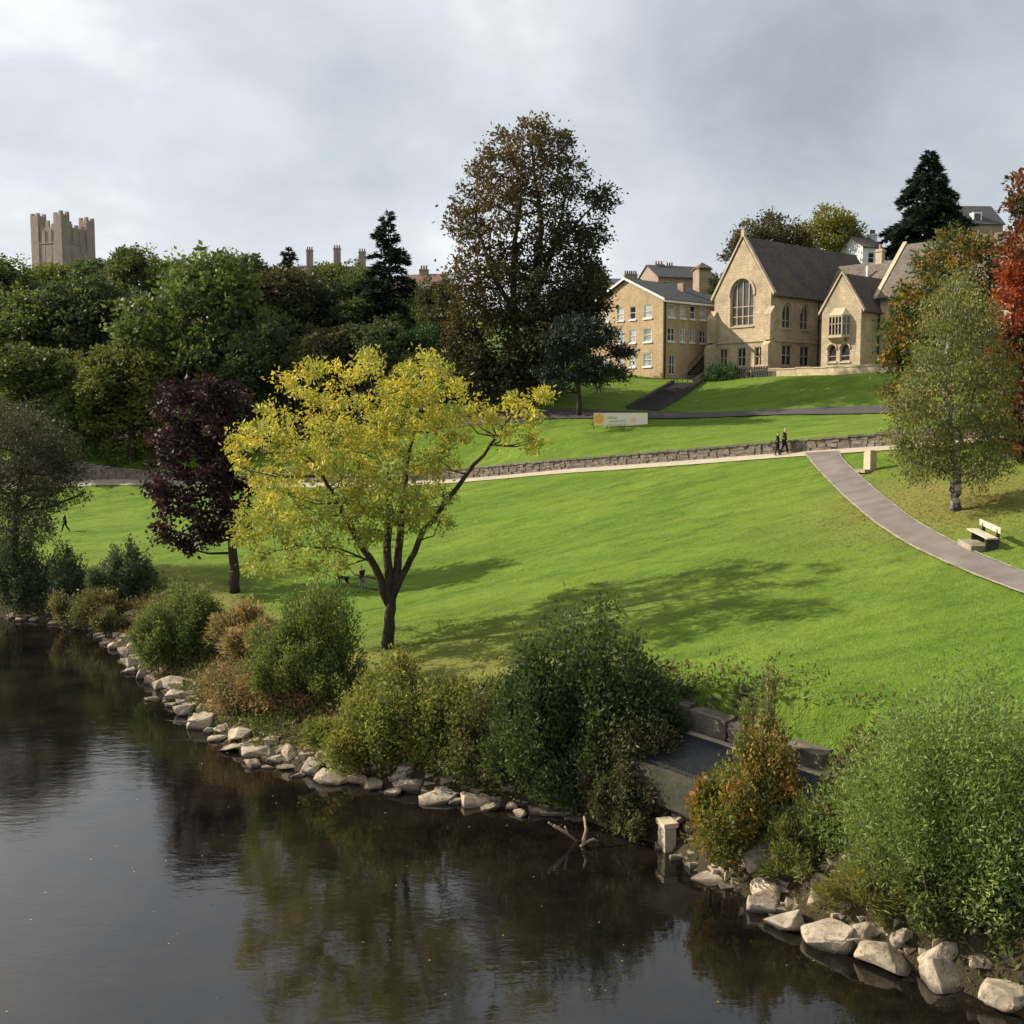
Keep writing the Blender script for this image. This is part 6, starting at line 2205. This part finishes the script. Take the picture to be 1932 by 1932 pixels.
# stone pillar by the path junction
sp_ = ground(1641, 888)
pil = empty('stone_pillar', sp_, 'short pale stone pillar on the grass near the path junction', 'pillar')
mb = MB()
mb.cbox(sp_ - UPV * 0.2, 0.5, 0.5, 1.25, 0.5)
pa = mb.build('shaft', 'trim', pil)
mb = MB()
mb.cbox(sp_ + UPV * 1.05, 0.42, 0.42, 0.12, 0.5)
mb.build('cap', 'trim', pil)
mb = MB()
mb.cbox(sp_ - UPV * 0.1 + Vector((-0.25, -0.1, 0)), 1.0, 0.75, 0.18, 0.5)
mb.build('base', 'edging', pil)

# banner by the lane
sg0, sg1 = at(1120, 787, 94.5), at(1222, 787, 94.0)
sz_ = 0.5 * (float(hup(sg0.x, sg0.y)) + float(hup(sg1.x, sg1.y)))
sg0.z = sg1.z = sz_ + 0.1
ban = empty('banner', (sg0 + sg1) / 2, 'long cream banner with orange disc and dark lettering beside the lane', 'banner')
bx = (sg1 - sg0)
bl_ = bx.length
bx.normalize()
by2 = Vector((-bx.y, bx.x, 0))
hgt = 1.08
mb = MB()
mb.box(sg0, bx * bl_, by2 * 0.04, UPV * hgt)
mb.build('panel', 'banner', ban)
for i in range(5):
    mb = MB()
    mb.tube([sg0 + bx * (bl_ * i / 4) + by2 * 0.09 - UPV * 0.4, sg0 + bx * (bl_ * i / 4) + by2 * 0.09 + UPV * (hgt + 0.06)], [0.035, 0.035], 6)
    mb.build('post', 'gutter', ban)


def disc(cx_, cz_, r_, mat, nm, dep=0.006, sx=1.0):
    mb = MB()
    pts = [sg0 + bx * (cx_ + r_ * sx * math.cos(t_)) + UPV * (cz_ + r_ * math.sin(t_)) - by2 * dep for t_ in [2 * math.pi * k / 24 for k in range(24)]]
    mb.face(pts)
    mb.build(nm, mat, ban)


mb = MB()
mb.box(sg0 - by2 * 0.004, bx * bl_ * 0.2, by2 * 0.003, UPV * hgt)
mb.build('printed_panel', 'peach', ban)
disc(0.47, 0.58, 0.40, 'orange', 'disc', 0.009)
disc(bl_ * 0.74, 0.48, 0.24, 'peach', 'disc', 0.006)
rt = random.Random(3)
mb = MB()


def word(x0, x1, z0, hgt_):
    x_ = x0
    while x_ < x1:
        w_ = rt.uniform(0.05, 0.09)
        mb.box(sg0 + bx * x_ + UPV * z0 - by2 * 0.008, bx * 0.028, by2 * 0.002, UPV * hgt_ * rt.choice((1, 0.7, 0.7)))
        mb.box(sg0 + bx * x_ + UPV * (z0 + rt.choice((0, 0.3, 0.62)) * hgt_) - by2 * 0.008, bx * w_ * 0.9, by2 * 0.002, UPV * 0.035)
        x_ += w_ + 0.03


word(1.18, 2.0, 0.56, 0.24)
word(1.32, 2.1, 0.30, 0.15)
word(2.08, 2.72, 0.33, 0.17)
mb.build('lettering', 'ink', ban)
mb = MB()
mb.box(sg0 + bx * 1.1 + UPV * 0.06 - by2 * 0.006, bx * 1.7, by2 * 0.002, UPV * 0.1)
mb.build('printed_stripe', 'palegreen', ban)


# ================================================================== PEOPLE AND DOG
def skin_obj(name, verts, edges, radii, mat, parent, root_i=0, sub=2):
    me = bpy.data.meshes.new(name + '_skeleton')
    me.from_pydata([tuple(v) for v in verts], edges, [])
    ob = bpy.data.objects.new(name + '_skeleton', me)
    COL.objects.link(ob)
    md = ob.modifiers.new('skin', 'SKIN')
    md.use_smooth_shade = True
    sv = me.skin_vertices[0].data if me.skin_vertices else None
    if sv is None:
        bm = bmesh.new()
        bm.from_mesh(me)
        bm.verts.layers.skin.verify()
        bm.to_mesh(me)
        bm.free()
        sv = me.skin_vertices[0].data
    for i, r_ in enumerate(radii):
        sv[i].radius = (r_, r_) if not isinstance(r_, tuple) else r_
        sv[i].use_root = i == root_i
    ms = ob.modifiers.new('sub', 'SUBSURF')
    ms.levels = sub
    ms.render_levels = sub
    dg = bpy.context.evaluated_depsgraph_get()
    dg.update()
    nm = bpy.data.meshes.new_from_object(ob.evaluated_get(dg))
    bpy.data.objects.remove(ob)
    nm.name = name
    for p in nm.polygons:
        p.use_smooth = True
    nm.materials.clear()
    nm.materials.append(M[mat])
    o = bpy.data.objects.new(name, nm)
    COL.objects.link(o)
    o.parent = parent
    return o


def person(label, loc, yaw, h, stride=0.25, coat='darkcloth', trou='darkcloth', hairm='hair', lean=0.05, hat=False):
    """x forward; continuous body with clothes over it"""
    root = empty('person', loc, label, 'person')
    k = h / 1.75
    st_ = stride

    def q(x_, y_, z_):
        return Vector((x_ + lean * z_ * 0.5, y_, z_)) * k
    V = [q(0, 0, .95), q(0, 0, 1.15), q(0.01, 0, 1.38), q(0.03, 0, 1.5), q(0.05, 0, 1.6), q(0.06, 0, 1.68),
         q(0, .10, .90), q(st_ * .55, .10, .5), q(st_, .10, .08), q(st_ + .16, .10, .04),
         q(0, -.10, .90), q(-st_ * .25, -.10, .5), q(-st_ * 1.1, -.10, .10), q(-st_ * 1.1 + .14, -.10, .04),
         q(0, .19, 1.40), q(-.10, .24, 1.12), q(.02, .24, .88), q(.05, .235, .78),
         q(0, -.19, 1.40), q(.05, -.24, 1.13), q(.18, -.22, .92), q(.22, -.21, .83)]
    E = [(0, 1), (1, 2), (2, 3), (3, 4), (4, 5), (0, 6), (6, 7), (7, 8), (8, 9), (0, 10), (10, 11), (11, 12), (12, 13), (2, 14), (14, 15), (15, 16), (16, 17), (2, 18), (18, 19), (19, 20), (20, 21)]
    Rr = [.13, .12, .14, .055, .09, .085, .09, .06, .04, .035, .09, .06, .04, .035, .06, .045, .033, .03, .06, .045, .033, .03]
    skin_obj('body', V, E, [r_ * k for r_ in Rr], 'skin', root)
    jv = [V[0] - Vector((0, 0, .06 * k)), V[1], V[2], V[14], V[15], V[16], V[18], V[19], V[20]]
    skin_obj('jacket', jv, [(0, 1), (1, 2), (2, 3), (3, 4), (4, 5), (2, 6), (6, 7), (7, 8)], [r_ * k for r_ in (.175, .155, .17, .08, .065, .055, .08, .065, .055)], coat, root)
    tv = [V[0], V[6], V[7], V[8], V[10], V[11], V[12]]
    skin_obj('trousers', tv, [(0, 1), (1, 2), (2, 3), (0, 4), (4, 5), (5, 6)], [r_ * k for r_ in (.145, .105, .08, .065, .105, .08, .065)], trou, root)
    skin_obj('shoe', [V[8] - Vector((0.04 * k, 0, .04 * k)), V[9]], [(0, 1)], [.055 * k, .045 * k], 'darkcloth', root)
    skin_obj('shoe', [V[12] - Vector((0.04 * k, 0, .04 * k)), V[13]], [(0, 1)], [.055 * k, .045 * k], 'darkcloth', root)
    skin_obj('cap' if hat else 'hair', [V[4] + Vector((-.05, 0, .03)) * k, V[5] + Vector((-.02, 0, .045)) * k], [(0, 1)], [.088 * k, .09 * k], hairm, root)
    root.rotation_euler = (0, 0, yaw)
    return root


def pt_on(u, v):
    g = ground(u, v)
    g.z += 0.0
    return g


c1 = pt_on(1466, 861)
c2 = pt_on(1479, 859)
person('person in a dark navy coat, the left one of the strolling pair by the wall', c1 + Vector((0, 0, 0.06)), R(-25), 1.62 * c1.y / 74.6, 0.12, 'navy', 'darkcloth', 'hair')
person('taller person in black with pale hair, the right one of the pair by the wall', c2 + Vector((0, 0, 0.06)), R(-25), 1.8 * c2.y / 74.6, 0.24, 'darkcloth', 'darkcloth', 'greyhair')
c3 = pt_on(124, 1004)
person('lone person in black striding across the lawn at far left', c3, R(190), min(1.85, 38 * c3.y / 2081), 0.3, 'darkcloth', 'darkcloth', 'hair', 0.1)
c4_ = pt_on(684, 1118)
person('person in black walking a dog behind the yellow ash trunk', c4_, R(150), min(1.75, 52 * c4_.y / 2081), 0.2, 'darkcloth', 'greycloth', 'hair')
dgp = pt_on(648, 1104)
dog = empty('dog', dgp, 'small black dog trotting beside the person behind the ash tree', 'dog')
V = [(0, 0, .42), (.22, 0, .44), (-.24, 0, .43), (.36, 0, .56), (.44, 0, .64), (.56, 0, .60), (-.38, 0, .52), (-.46, 0, .62),
     (.22, .07, .36), (.25, .07, .2), (.22, .07, .02), (.22, -.07, .36), (.18, -.07, .2), (.2, -.07, .02),
     (-.24, .07, .36), (-.18, .07, .26), (-.30, .07, .15), (-.27, .07, .02), (-.24, -.07, .36), (-.20, -.07, .26), (-.34, -.07, .15), (-.32, -.07, .02), (.42, .05, .72), (.42, -.05, .72)]
E = [(0, 1), (0, 2), (1, 3), (3, 4), (4, 5), (2, 6), (6, 7), (1, 8), (8, 9), (9, 10), (1, 11), (11, 12), (12, 13), (2, 14), (14, 15), (15, 16), (16, 17), (2, 18), (18, 19), (19, 20), (20, 21), (4, 22), (4, 23)]
Rr = [.12, .14, .11, .08, .085, .045, .035, .02, .06, .04, .035, .06, .04, .035, .08, .055, .035, .035, .08, .055, .035, .035, .025, .025]
skin_obj('body', [Vector(v) for v in V], E, Rr, 'darkcloth', dog)
dog.rotation_euler = (0, 0, R(160))

# drifting leaves and flecks on the water, fallen leaves under the ash
rng = np.random.default_rng(88)
n = 110
fx, fy = rng.uniform(-16, 8, n), rng.uniform(22, 44, n)
keep = shore_dist(fx, fy) < -0.5
P = np.stack([fx, fy, np.full(n, 0.012)], 1)[keep]
A = unit(rng.normal(size=P.shape) * np.array([1, 1, 0.0]))
Sd = unit(np.cross(A, np.array([[0, 0, 1.0]])))
L = 0.05 * rng.uniform(0.4, 1.5, len(P))
tag(link('floating_leaves', leaf_mesh('floating_leaves', P, A, Sd, L, L * 0.7, palette(rng, len(P), [(0.5, 0.45, 0.34), (0.4, 0.30, 0.12), (0.6, 0.57, 0.5)])), 'leaf'), 'pale leaves and flecks drifting on the dark water', 'floating leaves', None, 'stuff')
n = 1500
fx, fy = rng.normal(size=n) * 5 + yb.x + 2, rng.normal(size=n) * 3.5 + yb.y + 1
keep = shore_dist(fx, fy) > 5
P = np.stack([fx, fy, hlow(fx, fy) + 0.05], 1)[keep]
A = unit(rng.normal(size=P.shape) * np.array([1, 1, 0.15]))
Sd = unit(np.cross(A, np.array([[0, 0, 1.0]])))
L = 0.10 * rng.uniform(0.6, 1.2, len(P))
tag(link('fallen_leaves', leaf_mesh('fallen_leaves', P, A, Sd, L, L * 0.7, palette(rng, len(P), [(0.45, 0.36, 0.06), (0.30, 0.26, 0.06)])), 'leaf'), 'yellow fallen leaves scattered on the lawn around the ash', 'fallen leaves', None, 'stuff')
